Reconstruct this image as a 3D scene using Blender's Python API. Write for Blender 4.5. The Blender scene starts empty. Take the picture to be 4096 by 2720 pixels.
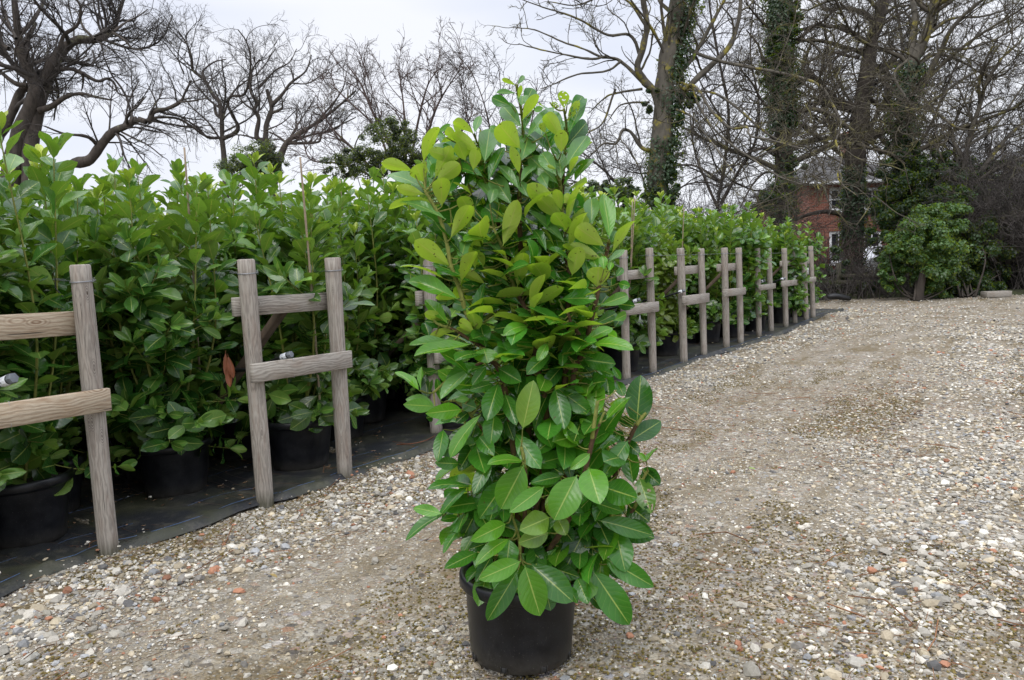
import bpy, math, random
import numpy as np
from mathutils import Matrix, Vector

# ------------------------------------------------------------------ camera, sky, sun, exposure
SC = bpy.context.scene
COL = SC.collection
FPX, PITCH, ROLL, EYE = 3124.0, 0.0999, 0.0393, 1.40
KS = 4096 / 2361.0
_x = np.array([1., 0, 0]); _f = np.array([0, math.cos(PITCH), -math.sin(PITCH)]); _u = np.array([0, math.sin(PITCH), math.cos(PITCH)])
CX = math.cos(ROLL) * _x - math.sin(ROLL) * _u
CU = math.cos(ROLL) * _u + math.sin(ROLL) * _x
CF = _f
CAM = np.array([0, 0, EYE])
cd = bpy.data.cameras.new("camera"); cam = bpy.data.objects.new("camera", cd); COL.objects.link(cam)
cd.sensor_width = 36.0; cd.lens = FPX / 4096 * 36.0; cd.clip_start = 0.05; cd.clip_end = 2000
cam.matrix_world = Matrix(((CX[0], CU[0], -CF[0], 0), (CX[1], CU[1], -CF[1], 0), (CX[2], CU[2], -CF[2], EYE), (0, 0, 0, 1)))
SC.camera = cam

SUN_EL, SUN_ROT = math.radians(52), math.radians(200)
w = bpy.data.worlds.new("World"); SC.world = w; w.use_nodes = True
nt = w.node_tree; nt.nodes.clear()
def N(tree, typ, **kw):
    n = tree.nodes.new(typ)
    for k, v in kw.items():
        if k in n.inputs.keys() and not hasattr(n, k): n.inputs[k].default_value = v
        else: setattr(n, k, v)
    return n
sky = N(nt, 'ShaderNodeTexSky', sky_type='NISHITA', sun_disc=False, sun_elevation=SUN_EL, sun_rotation=SUN_ROT)
tc = N(nt, 'ShaderNodeTexCoord')
mp = N(nt, 'ShaderNodeMapping'); mp.inputs['Scale'].default_value = (1.0, 1.0, 3.6)
ns = N(nt, 'ShaderNodeTexNoise'); ns.inputs['Scale'].default_value = 1.5; ns.inputs['Detail'].default_value = 4; ns.inputs['Roughness'].default_value = .45
rp = N(nt, 'ShaderNodeValToRGB')
rp.color_ramp.elements[0].position = .38; rp.color_ramp.elements[0].color = (7.2, 7.9, 9.7, 1)
rp.color_ramp.elements[1].position = .60; rp.color_ramp.elements[1].color = (10.0, 10.2, 10.9, 1)
mx = N(nt, 'ShaderNodeMix', data_type='RGBA'); mx.inputs['Factor'].default_value = .93
bg = N(nt, 'ShaderNodeBackground'); bg.inputs['Strength'].default_value = .1
wo = N(nt, 'ShaderNodeOutputWorld')
L = nt.links
L.new(tc.outputs['Generated'], mp.inputs['Vector']); L.new(mp.outputs['Vector'], ns.inputs['Vector']); L.new(ns.outputs['Fac'], rp.inputs['Fac'])
sz = N(nt, 'ShaderNodeSeparateXYZ'); L.new(tc.outputs['Generated'], sz.inputs[0])
zr = N(nt, 'ShaderNodeValToRGB'); zr.color_ramp.elements[0].position = .30; zr.color_ramp.elements[0].color = (1, 1, 1, 1); zr.color_ramp.elements[1].position = .95; zr.color_ramp.elements[1].color = (2.5, 2.45, 2.35, 1)
L.new(sz.outputs['Z'], zr.inputs['Fac']); zm = N(nt, 'ShaderNodeMix', data_type='RGBA', blend_type='MULTIPLY'); zm.inputs['Factor'].default_value = 1
L.new(rp.outputs['Color'], zm.inputs['A']); L.new(zr.outputs['Color'], zm.inputs['B'])
L.new(sky.outputs['Color'], mx.inputs['A']); L.new(zm.outputs['Result'], mx.inputs['B']); L.new(mx.outputs['Result'], bg.inputs['Color']); L.new(bg.outputs['Background'], wo.inputs['Surface'])

sd = bpy.data.lights.new("sun", 'SUN'); sd.energy = 1.4; sd.angle = math.radians(35); sd.color = (1.0, .97, .92)
so = bpy.data.objects.new("sun", sd); COL.objects.link(so)
sun_dir = Vector((math.sin(SUN_ROT) * math.cos(SUN_EL), math.cos(SUN_ROT) * math.cos(SUN_EL), math.sin(SUN_EL)))
so.rotation_euler = sun_dir.to_track_quat('Z', 'Y').to_euler(); so.location = (0, 0, 30)
SC.view_settings.view_transform = 'Standard'; SC.view_settings.look = 'None'; SC.view_settings.exposure = 0.0; SC.view_settings.gamma = 1.0
SC.cycles.max_bounces = 6; SC.cycles.diffuse_bounces = 3; SC.cycles.glossy_bounces = 2; SC.cycles.transmission_bounces = 3
SC.cycles.use_denoising = True

# ------------------------------------------------------------------ helpers
RNG = np.random.default_rng(7)
def ray(px, py):
    return CF * FPX + CX * (px * KS - 2048) - CU * (py * KS - 1360)
def at(px, py, y):                       # photo position (on a 2361-wide frame) at a distance y in front of the viewer
    d = ray(px, py); return CAM + d * (y / d[1])
def ground(px, py, z=0.0):
    d = ray(px, py); return CAM + d * ((z - EYE) / d[2])
def nrm(v): return v / np.maximum(np.linalg.norm(v, axis=-1, keepdims=True), 1e-9)

class Geo:
    def __init__(s): s.v = []; s.c = []; s.u = []; s.f = []; s.m = []; s.n = 0
    def add(s, V, F, C=None, U=None, mi=0):
        V = np.asarray(V, float).reshape(-1, 3); F = np.asarray(F, int)
        s.f.append(F + s.n); s.m.append(np.full(len(F), mi)); s.v.append(V)
        s.c.append(np.ones((len(V), 3)) if C is None else np.broadcast_to(np.asarray(C, float), (len(V), 3)))
        s.u.append(np.zeros((len(V), 2)) if U is None else np.asarray(U, float).reshape(-1, 2))
        s.n += len(V); return s
    def build(s, name, mats, parent=None, smooth=True, matrix=None):
        me = bpy.data.meshes.new(name)
        V = np.concatenate(s.v) if s.v else np.zeros((0, 3))
        if matrix is not None: V = V @ matrix[:3, :3].T + matrix[:3, 3]
        C = np.concatenate(s.c); U = np.concatenate(s.u)
        li = np.concatenate([f.ravel() for f in s.f]); tot = np.concatenate([np.full(len(f), f.shape[1]) for f in s.f])
        me.vertices.add(len(V)); me.vertices.foreach_set('co', V.ravel())
        me.loops.add(len(li)); me.loops.foreach_set('vertex_index', li)
        me.polygons.add(len(tot)); me.polygons.foreach_set('loop_start', np.concatenate([[0], np.cumsum(tot)[:-1]])); me.polygons.foreach_set('loop_total', tot)
        me.polygons.foreach_set('use_smooth', np.full(len(tot), smooth)); me.polygons.foreach_set('material_index', np.concatenate(s.m))
        uv = me.uv_layers.new(name='uv'); uv.data.foreach_set('uv', U[li].ravel())
        ca = me.attributes.new('tint', 'FLOAT_COLOR', 'POINT'); ca.data.foreach_set('color', np.concatenate([C, np.ones((len(C), 1))], 1).ravel())
        me.update(); me.validate()
        for m in (mats if isinstance(mats, (list, tuple)) else [mats]): me.materials.append(m)
        o = bpy.data.objects.new(name, me); COL.objects.link(o)
        if parent is not None: o.parent = parent
        return o

def tag(o, label=None, cat=None, group=None, kind=None):
    if label: o['label'] = label
    if cat: o['category'] = cat
    if group: o['group'] = group
    if kind: o['kind'] = kind
    return o
def empty(name, loc=(0, 0, 0), rz=0.0):
    o = bpy.data.objects.new(name, None); COL.objects.link(o); o.location = Vector(loc); o.rotation_euler = (0, 0, rz); o.empty_display_size = .2
    return o
def copy_tree(o, parent=None):
    c = o.copy(); COL.objects.link(c)
    if parent is not None: c.parent = parent
    for ch in KIDS.get(o, ()):
        copy_tree(ch, c)
    return c
KIDS = {}
def kids(o, *ch): KIDS.setdefault(o, []).extend(ch)

BOXF = np.array([[0, 1, 3, 2], [4, 6, 7, 5], [0, 4, 5, 1], [2, 3, 7, 6], [0, 2, 6, 4], [1, 5, 7, 3]])
def box(g, c, sx, sy, sz, ax=None, C=None, mi=0, bev=0.0):
    # axes ax: 3x3 rows = local x,y,z in world
    ax = np.eye(3) if ax is None else np.asarray(ax)
    if bev <= 0:
        P = np.array([[i, j, k] for i in (-.5, .5) for j in (-.5, .5) for k in (-.5, .5)]) * (sx, sy, sz)
        return g.add(P @ ax + c, BOXF, C, P[:, [0, 2]], mi)
    h = np.array([sx, sy, sz]) / 2; P = []; idx = {}
    for i in (-1, 1):
        for j in (-1, 1):
            for k in (-1, 1):
                for a in range(3):
                    s = np.array([i, j, k], float); q = s * (h - bev); q[a] = s[a] * h[a]
                    idx[(i, j, k, a)] = len(P); P.append(q)
    F = []; T = []
    for a in range(3):
        b, c2 = (a + 1) % 3, (a + 2) % 3
        for sg in (-1, 1):
            r = []
            for (p, q) in ((-1, -1), (1, -1), (1, 1), (-1, 1)):
                s = [0, 0, 0]; s[a] = sg; s[b] = p; s[c2] = q; r.append(idx[(*s, a)])
            F.append(r if sg > 0 else r[::-1])
    for a in range(3):
        b, c2 = (a + 1) % 3, (a + 2) % 3
        for p in (-1, 1):
            for q in (-1, 1):
                s1 = [0, 0, 0]; s1[a] = -1; s1[b] = p; s1[c2] = q; s2 = list(s1); s2[a] = 1
                r = [idx[(*s1, b)], idx[(*s2, b)], idx[(*s2, c2)], idx[(*s1, c2)]]
                F.append(r if p * q < 0 else r[::-1])
    for i in (-1, 1):
        for j in (-1, 1):
            for k in (-1, 1):
                r = [idx[(i, j, k, a)] for a in range(3)]
                T.append(r if i * j * k > 0 else r[::-1])
    P = np.array(P); n0 = g.n
    U = P[:, [0, 2]] if sx >= sy else P[:, [1, 2]]
    g.add(P @ ax + c, F, C, U, mi); g.f.append(np.array(T) + n0); g.m.append(np.full(len(T), mi))
    return g

def frames(P):
    T = np.empty_like(P); T[:, 1:-1] = P[:, 2:] - P[:, :-2]; T[:, 0] = P[:, 1] - P[:, 0]; T[:, -1] = P[:, -1] - P[:, -2]
    T = nrm(T); ref = np.where(np.abs(T[..., 2:3]) > .8, np.array([1., 0, 0]), np.array([0, 0, 1.]))
    ref = np.broadcast_to(ref[:, :1], T.shape)
    A = nrm(np.cross(T, ref)); B = np.cross(T, A)
    return T, A, B
def tubes(g, P, R, sides=3, C=None, mi=0, cap=False):
    # P [n,k,3] centre lines, R [n,k] radii
    P = np.asarray(P, float); R = np.asarray(R, float)
    if P.ndim == 2: P = P[None]; R = R[None]
    n, k = R.shape; T, A, B = frames(P)
    a = np.arange(sides) / sides * 2 * math.pi
    V = P[:, :, None] + R[:, :, None, None] * (A[:, :, None] * np.cos(a)[None, None, :, None] + B[:, :, None] * np.sin(a)[None, None, :, None])
    i = np.arange(k - 1)[:, None]; j = np.arange(sides)[None]; j2 = (j + 1) % sides
    f = np.stack([i * sides + j, i * sides + j2, (i + 1) * sides + j2, (i + 1) * sides + j], -1).reshape(-1, 4)
    F = (f[None] + (np.arange(n) * k * sides)[:, None, None]).reshape(-1, 4)
    seg = np.concatenate([np.zeros((n, 1)), np.cumsum(np.linalg.norm(np.diff(P, axis=1), axis=-1), 1)], 1)
    U = np.stack([np.broadcast_to(j[0] / sides, (n, k, sides)), np.broadcast_to(seg[:, :, None], (n, k, sides))], -1)
    if C is not None:
        C = np.asarray(C, float)
        if C.ndim == 2: C = np.broadcast_to(C[:, None, None], (n, k, sides, 3)).reshape(-1, 3)
    n0 = g.n
    g.add(V.reshape(-1, 3), F, C, U.reshape(-1, 2), mi)
    if cap:
        ff = np.concatenate([(np.arange(n) * k * sides)[:, None] + np.arange(sides)[::-1][None], (np.arange(n) * k * sides + (k - 1) * sides)[:, None] + np.arange(sides)[None]])
        g.f.append(ff + n0); g.m.append(np.full(len(ff), mi))
def smooth_line(pts, k):
    pts = np.asarray(pts, float); n = len(pts)
    if n < 3:
        t = np.linspace(0, 1, k)[:, None]; return pts[0] * (1 - t) + pts[-1] * t
    P = np.vstack([2 * pts[0] - pts[1], pts, 2 * pts[-1] - pts[-2]]); o = []
    for t in np.linspace(0, n - 1 - 1e-6, k):
        i = int(t); u = t - i; p0, p1, p2, p3 = P[i:i + 4]
        o.append(.5 * (2 * p1 + (p2 - p0) * u + (2 * p0 - 5 * p1 + 4 * p2 - p3) * u * u + (3 * p1 - p0 - 3 * p2 + p3) * u ** 3))
    return np.array(o)
def lathe(g, prof, seg=48, C=None, mi=0, c=(0, 0, 0)):
    prof = np.array(prof, float); k = len(prof); a = np.arange(seg) / seg * 2 * math.pi
    V = np.stack([prof[:, 0:1] * np.cos(a), prof[:, 0:1] * np.sin(a), np.broadcast_to(prof[:, 1:2], (k, seg))], -1) + np.array(c)
    i = np.arange(k - 1)[:, None]; j = np.arange(seg)[None]; j2 = (j + 1) % seg
    F = np.stack([i * seg + j, i * seg + j2, (i + 1) * seg + j2, (i + 1) * seg + j], -1).reshape(-1, 4)
    U = np.stack([np.broadcast_to(a / 6.283, (k, seg)), np.broadcast_to(prof[:, 1:2], (k, seg))], -1)
    return g.add(V.reshape(-1, 3), F, C, U.reshape(-1, 2), mi)

# ------------------------------------------------------------------ materials
def new_mat(name):
    m = bpy.data.materials.new(name); m.use_nodes = True; t = m.node_tree; t.nodes.clear()
    o = t.nodes.new('ShaderNodeOutputMaterial'); b = t.nodes.new('ShaderNodeBsdfPrincipled'); t.links.new(b.outputs[0], o.inputs[0])
    return m, t, b, o
def ramp(t, stops, fac=None, interp='LINEAR'):
    r = t.nodes.new('ShaderNodeValToRGB'); e = r.color_ramp.elements; r.color_ramp.interpolation = interp
    while len(e) < len(stops): e.new(.5)
    for i, (p, c) in enumerate(stops): e[i].position = p; e[i].color = (*c, 1) if len(c) == 3 else c
    if fac is not None: t.links.new(fac, r.inputs[0])
    return r.outputs[0]
def math_(t, op, a, b=None, c=None, clamp=False):
    n = t.nodes.new('ShaderNodeMath'); n.operation = op; n.use_clamp = clamp
    for i, v in enumerate((a, b, c)):
        if v is None: continue
        if isinstance(v, (int, float)): n.inputs[i].default_value = v
        else: t.links.new(v, n.inputs[i])
    return n.outputs[0]
def mix(t, fac, a, b, mode='MIX'):
    n = t.nodes.new('ShaderNodeMix'); n.data_type = 'RGBA'; n.blend_type = mode
    for k, v in (('Factor', fac), ('A', a), ('B', b)):
        s = [i for i in n.inputs if i.name == k and (i.type == 'RGBA' or k == 'Factor' and i.type == 'VALUE')][0]
        if isinstance(v, (int, float)): s.default_value = v
        elif isinstance(v, tuple): s.default_value = (*v, 1)
        else: t.links.new(v, s)
    return [o for o in n.outputs if o.type == 'RGBA'][0]
def noise(t, scale, detail=4, rough=.55, vec=None, dist=0.0, col=False):
    n = t.nodes.new('ShaderNodeTexNoise'); n.inputs['Scale'].default_value = scale; n.inputs['Detail'].default_value = detail
    n.inputs['Roughness'].default_value = rough; n.inputs['Distortion'].default_value = dist
    if vec is not None: t.links.new(vec, n.inputs['Vector'])
    return n.outputs['Color' if col else 'Fac']
def mapping(t, vec, scale=(1, 1, 1), loc=(0, 0, 0), rot=(0, 0, 0)):
    n = t.nodes.new('ShaderNodeMapping'); n.inputs['Scale'].default_value = scale; n.inputs['Location'].default_value = loc; n.inputs['Rotation'].default_value = rot
    t.links.new(vec, n.inputs['Vector']); return n.outputs[0]
def coord(t, kind='Object'): return t.nodes.new('ShaderNodeTexCoord').outputs[kind]
def geo_pos(t): return t.nodes.new('ShaderNodeNewGeometry').outputs['Position']
def attr(t, name='tint'):
    n = t.nodes.new('ShaderNodeAttribute'); n.attribute_name = name; return n.outputs['Color']
def uvn(t):
    n = t.nodes.new('ShaderNodeUVMap'); n.uv_map = 'uv'; return n.outputs[0]
def bump(t, b, h, strength=.4, dist=.01):
    n = t.nodes.new('ShaderNodeBump'); n.inputs['Strength'].default_value = strength; n.inputs['Distance'].default_value = dist
    t.links.new(h, n.inputs['Height']); t.links.new(n.outputs[0], b.inputs['Normal']); return n

def leaf_material(name, veins=True, gloss=.29, trans=.28, ucol=(.36, .44, .075), umix=.62, tmul=(1.5, 1.75, .55)):
    m, t, b, o = new_mat(name)
    tint = attr(t)
    sp = t.nodes.new('ShaderNodeSeparateXYZ'); t.links.new(uvn(t), sp.inputs[0])
    u = math_(t, 'ABSOLUTE', math_(t, 'SUBTRACT', sp.outputs['X'], .5))           # 0 at midrib, .5 at the edge
    v = sp.outputs['Y']
    nz = noise(t, 9, 3, .6, coord(t))
    col = mix(t, ramp(t, [(.3, (0, 0, 0)), (.7, (1, 1, 1))], nz), mix(t, .28, tint, (.0, .0, .0)), tint)
    info = t.nodes.new('ShaderNodeObjectInfo')
    col = mix(t, math_(t, 'MULTIPLY', info.outputs['Random'], .22), col, mix(t, 1, col, (1.2, 1.04, .8), 'MULTIPLY'))
    if veins:
        ph = math_(t, 'ADD', math_(t, 'SUBTRACT', math_(t, 'MULTIPLY', v, 8.5), math_(t, 'MULTIPLY', u, 3.4)), math_(t, 'MULTIPLY', noise(t, 14, 2, .5, coord(t)), 1.6))
        fr = math_(t, 'ABSOLUTE', math_(t, 'SUBTRACT', math_(t, 'FRACT', ph), .5))      # .5 at veins
        side = ramp(t, [(.0, (0, 0, 0)), (.43, (0, 0, 0)), (.5, (1, 1, 1))], fr)
        sideh = ramp(t, [(0, (1, 1, 1)), (.5, (0, 0, 0))], fr)
        mid = ramp(t, [(0, (1, 1, 1)), (.016, (.7, .7, .7)), (.032, (0, 0, 0))], u)
        edge = ramp(t, [(.38, (1, 1, 1)), (.5, (.2, .2, .2))], u)
        vcol = mix(t, .62, tint, (.50, .62, .20))
        col = mix(t, math_(t, 'MULTIPLY', math_(t, 'MULTIPLY', side, edge), .17), col, vcol)
        col = mix(t, mid, col, mix(t, .62, tint, (.50, .56, .16)))
        h = math_(t, 'ADD', math_(t, 'MULTIPLY', sideh, .6), math_(t, 'MULTIPLY', noise(t, 40, 2, .5, coord(t)), .5))
        bump(t, b, h, .22, .003)
        blem = math_(t, 'ADD', noise(t, 38, 3, .7, coord(t)), math_(t, 'MULTIPLY', u, .10))
        col = mix(t, ramp(t, [(.735, (0, 0, 0)), (.77, (.8, .8, .8))], blem), col, (.10, .065, .02))
        col = mix(t, ramp(t, [(.55, (0, 0, 0)), (.75, (.4, .4, .4))], noise(t, 5, 3, .6, mapping(t, coord(t), (1, 1, 1), (3, 1, 2)))), col, mix(t, 1, col, (1.5, 1.25, .9), 'MULTIPLY'))
    g = t.nodes.new('ShaderNodeNewGeometry')
    under = mix(t, umix, tint, ucol)
    under = mix(t, 1, under, (1.0, 1.0, .9), 'MULTIPLY')
    if veins:
        under = mix(t, math_(t, 'MULTIPLY', mid, .7), under, (.42, .42, .14))
        spt = noise(t, 75, 1, .5, coord(t))
        under = mix(t, ramp(t, [(.70, (0, 0, 0)), (.74, (.8, .8, .8))], spt), under, (.06, .04, .01))
    cc = mix(t, g.outputs['Backfacing'], col, under)
    t.links.new(cc, b.inputs['Base Color'])
    rg = math_(t, 'ADD', math_(t, 'MULTIPLY', g.outputs['Backfacing'], .3), gloss)
    t.links.new(rg, b.inputs['Roughness']); b.inputs['Specular IOR Level'].default_value = .58
    tr = t.nodes.new('ShaderNodeBsdfTranslucent'); t.links.new(mix(t, 1, cc, tmul, 'MULTIPLY'), tr.inputs['Color'])
    ms = t.nodes.new('ShaderNodeMixShader'); ms.inputs[0].default_value = trans
    t.links.new(b.outputs[0], ms.inputs[1]); t.links.new(tr.outputs[0], ms.inputs[2]); t.links.new(ms.outputs[0], o.inputs[0])
    return m
M_LEAF = leaf_material('laurel_leaf', gloss=.21, trans=.36, ucol=(.42, .50, .085))
M_LEAF_BED = leaf_material('bed_laurel_leaf', gloss=.23, trans=.22, ucol=(.22, .325, .065), umix=.55)
M_LEAF_SMALL = leaf_material('small_leaf', veins=False, gloss=.45, trans=.2)

def bark_material(name, c1, c2, lichen=None, lam=.5, scale=6, moss=None):
    m, t, b, o = new_mat(name)
    p = geo_pos(t)
    n1 = noise(t, scale, 5, .65, mapping(t, p, (1, 1, .35)))
    col = ramp(t, [(.3, c1), (.7, c2)], n1)
    if lichen:
        n2 = noise(t, 1.6, 5, .7, p)
        col = mix(t, ramp(t, [(lam, (0, 0, 0)), (lam + .08, (1, 1, 1))], n2), col, lichen)
    t.links.new(col, b.inputs['Base Color']); b.inputs['Roughness'].default_value = .9; b.inputs['Specular IOR Level'].default_value = .2
    bump(t, b, n1, .6, .03)
    return m
M_STEM = bark_material('green_stem', (.10, .13, .03), (.30, .30, .08), scale=30)
M_BROWNSTEM = bark_material('brown_stem', (.045, .028, .016), (.115, .070, .038), scale=30)
M_OAK = bark_material('oak_bark', (.035, .030, .026), (.105, .088, .075), (.16, .16, .10), .60)
M_TWIG = bark_material('twig_bark', (.045, .040, .038), (.105, .093, .085), (.16, .15, .085), .60)
M_TWIGL = bark_material('lichened_twig_bark', (.050, .044, .036), (.12, .105, .08), (.17, .155, .065), .54)
M_TWIGRED = bark_material('red_twig_bark', (.06, .044, .040), (.13, .095, .085), (.17, .16, .08), .62)
M_LICHEN = bark_material('lichen_bark', (.06, .054, .044), (.15, .135, .11), (.25, .215, .05), .545)
M_PALETWIG = bark_material('pale_twig_bark', (.13, .12, .10), (.26, .24, .20), (.30, .25, .05), .60)

def plastic(name, col, rough=.45, dust=.0):
    m, t, b, o = new_mat(name)
    n = noise(t, 14, 5, .6, coord(t)); n2 = noise(t, 260, 1, .5, coord(t))
    c = ramp(t, [(.35, col), (.75, tuple(min(1, x * 1.7 + dust * .02) for x in col))], n)
    if dust:
        sp = t.nodes.new('ShaderNodeSeparateXYZ'); t.links.new(coord(t), sp.inputs[0])
        hz = ramp(t, [(0, (1, 1, 1)), (.09, (0, 0, 0))], sp.outputs['Z'])
        c = mix(t, math_(t, 'MULTIPLY', math_(t, 'MULTIPLY', hz, n), .55 * dust), c, (.19, .165, .12))
        c = mix(t, ramp(t, [(.70, (0, 0, 0)), (.76, (.5, .5, .5))], n2), c, (.14, .13, .12))
    t.links.new(c, b.inputs['Base Color'])
    t.links.new(math_(t, 'ADD', math_(t, 'MULTIPLY', n, .25), rough - .12), b.inputs['Roughness'])
    bump(t, b, n2, .06, .002)
    return m
M_POT = plastic('black_pot_plastic', (.0035, .004, .006), .36, .5); M_POT.node_tree.nodes['Principled BSDF'].inputs['Specular IOR Level'].default_value = .38
M_PIPE = plastic('black_pipe', (.012, .012, .013), .4)
M_WHITE = plastic('white_plastic', (.55, .57, .62), .4)
M_GREYCAP = plastic('grey_cap', (.10, .11, .125), .45)
M_WHITEPAINT = plastic('white_paint', (.75, .77, .8), .4)
def simple(name, col, rough=.6, metal=0.0):
    m, t, b, o = new_mat(name)
    n = noise(t, 25, 4, .6, coord(t))
    t.links.new(ramp(t, [(.3, tuple(x * .75 for x in col)), (.7, tuple(min(1, x * 1.15) for x in col))], n), b.inputs['Base Color'])
    b.inputs['Roughness'].default_value = rough; b.inputs['Metallic'].default_value = metal
    return m
M_WIRE = simple('galvanised_wire', (.36, .37, .39), .45, .7)
M_SOIL = simple('soil', (.035, .028, .018), .95)
M_MOSS = simple('moss', (.055, .075, .012), .95)
M_DEADLEAF = simple('dead_leaf', (.17, .055, .022), .6)
M_CANE = simple('bamboo_cane', (.36, .28, .20), .6)
M_GLASS = simple('window_glass', (.03, .035, .04), .12)
M_TYRE = simple('tyre_rubber', (.02, .02, .02), .8)

def wood_material(name, warm, round_=False):
    m, t, b, o = new_mat(name)
    # uv.x along the board (metres), uv.y across
    sp = t.nodes.new('ShaderNodeSeparateXYZ'); t.links.new(uvn(t), sp.inputs[0])
    info = t.nodes.new('ShaderNodeObjectInfo')
    off = math_(t, 'MULTIPLY', info.outputs['Random'], 37.0)
    cb = t.nodes.new('ShaderNodeCombineXYZ')
    if round_:
        t.links.new(math_(t, 'ADD', math_(t, 'MULTIPLY', sp.outputs['Y'], 1.0), off), cb.inputs[0])
        t.links.new(math_(t, 'MULTIPLY', sp.outputs['X'], .30), cb.inputs[1])
    else:
        t.links.new(math_(t, 'ADD', sp.outputs['X'], off), cb.inputs[0]); t.links.new(sp.outputs['Y'], cb.inputs[1])
    vec = cb.outputs[0]
    warp = noise(t, 1, 3, .5, mapping(t, vec, (4.5, 11, 1)))
    ln = math_(t, 'ADD', math_(t, 'MULTIPLY', [o_ for o_ in [sp.outputs['Y' if not round_ else 'X']]][0], 330 if not round_ else 40), math_(t, 'MULTIPLY', warp, 30))
    s = math_(t, 'MULTIPLY_ADD', math_(t, 'SINE', ln), .5, .5)
    fine = noise(t, 1, 5, .7, mapping(t, vec, (14, 260, 1)))
    blot = noise(t, 1, 4, .6, mapping(t, vec, (5, 14, 1)))
    knot_s = 3.6 if not round_ else 5.2
    dark, light, tone = ((.20, .12, .07), (.52, .44, .33), (.36, .22, .12)) if warm else (((.12, .10, .088), (.41, .375, .33), (.24, .16, .12)) if round_ else ((.13, .11, .095), (.42, .39, .345), (.24, .17, .12)))
    c = ramp(t, [(.18, dark), (.55, light)], math_(t, 'ADD', math_(t, 'MULTIPLY', s, .17), math_(t, 'MULTIPLY', fine, .78)))
    c = mix(t, ramp(t, [(.48, (0, 0, 0)), (.66, (.75, .75, .75))], blot), c, mix(t, .5, c, tone))
    crack = noise(t, 1, 2, .5, mapping(t, vec, (2.2, 70, 1), (3, 3, 0)))
    c = mix(t, ramp(t, [(.30, (.85, .85, .85)), (.335, (0, 0, 0))], crack), c, (.035, .028, .022))
    # knots
    vo = t.nodes.new('ShaderNodeTexVoronoi'); vo.inputs['Scale'].default_value = 1; t.links.new(mapping(t, vec, (knot_s, 9 if not round_ else 9, 1)), vo.inputs['Vector'])
    kd = vo.outputs['Distance']
    rings = math_(t, 'MULTIPLY_ADD', math_(t, 'SINE', math_(t, 'MULTIPLY', kd, 95)), .5, .5)
    km = ramp(t, [(.12, (1, 1, 1)), (.30, (0, 0, 0))], kd)
    c = mix(t, math_(t, 'MULTIPLY', km, .8), c, mix(t, rings, dark, light))
    c = mix(t, ramp(t, [(.045, (1, 1, 1)), (.07, (0, 0, 0))], kd), c, (.05, .03, .018))
    if round_:
        z = t.nodes.new('ShaderNodeSeparateXYZ'); t.links.new(geo_pos(t), z.inputs[0])
        c = mix(t, math_(t, 'MULTIPLY', ramp(t, [(.0, (1, 1, 1)), (.09, (0, 0, 0))], z.outputs['Z']), math_(t, 'ADD', blot, .2)), c, (.035, .042, .015))
    big = noise(t, 1, 3, .5, mapping(t, vec, (1.5, 9, 1), (7, 1, 0)))
    c = mix(t, ramp(t, [(.3, (.5, .5, .5)), (.7, (0, 0, 0))], big), c, mix(t, 1, c, (.55, .52, .5), 'MULTIPLY'))
    t.links.new(c, b.inputs['Base Color']); b.inputs['Roughness'].default_value = .85; b.inputs['Specular IOR Level'].default_value = .25
    bump(t, b, math_(t, 'ADD', s, math_(t, 'MULTIPLY', fine, 1.2)), .45, .002)
    return m
M_POST = wood_material('weathered_post', False, True)
M_BOARD = wood_material('weathered_board', False)
M_BOARDWARM = wood_material('warm_board', True)

M_BRACE = bark_material('brace_wood', (.045, .035, .026), (.13, .095, .07), scale=9)  # brace timber coloured darker, with the shade behind the boards put into its colour
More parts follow.
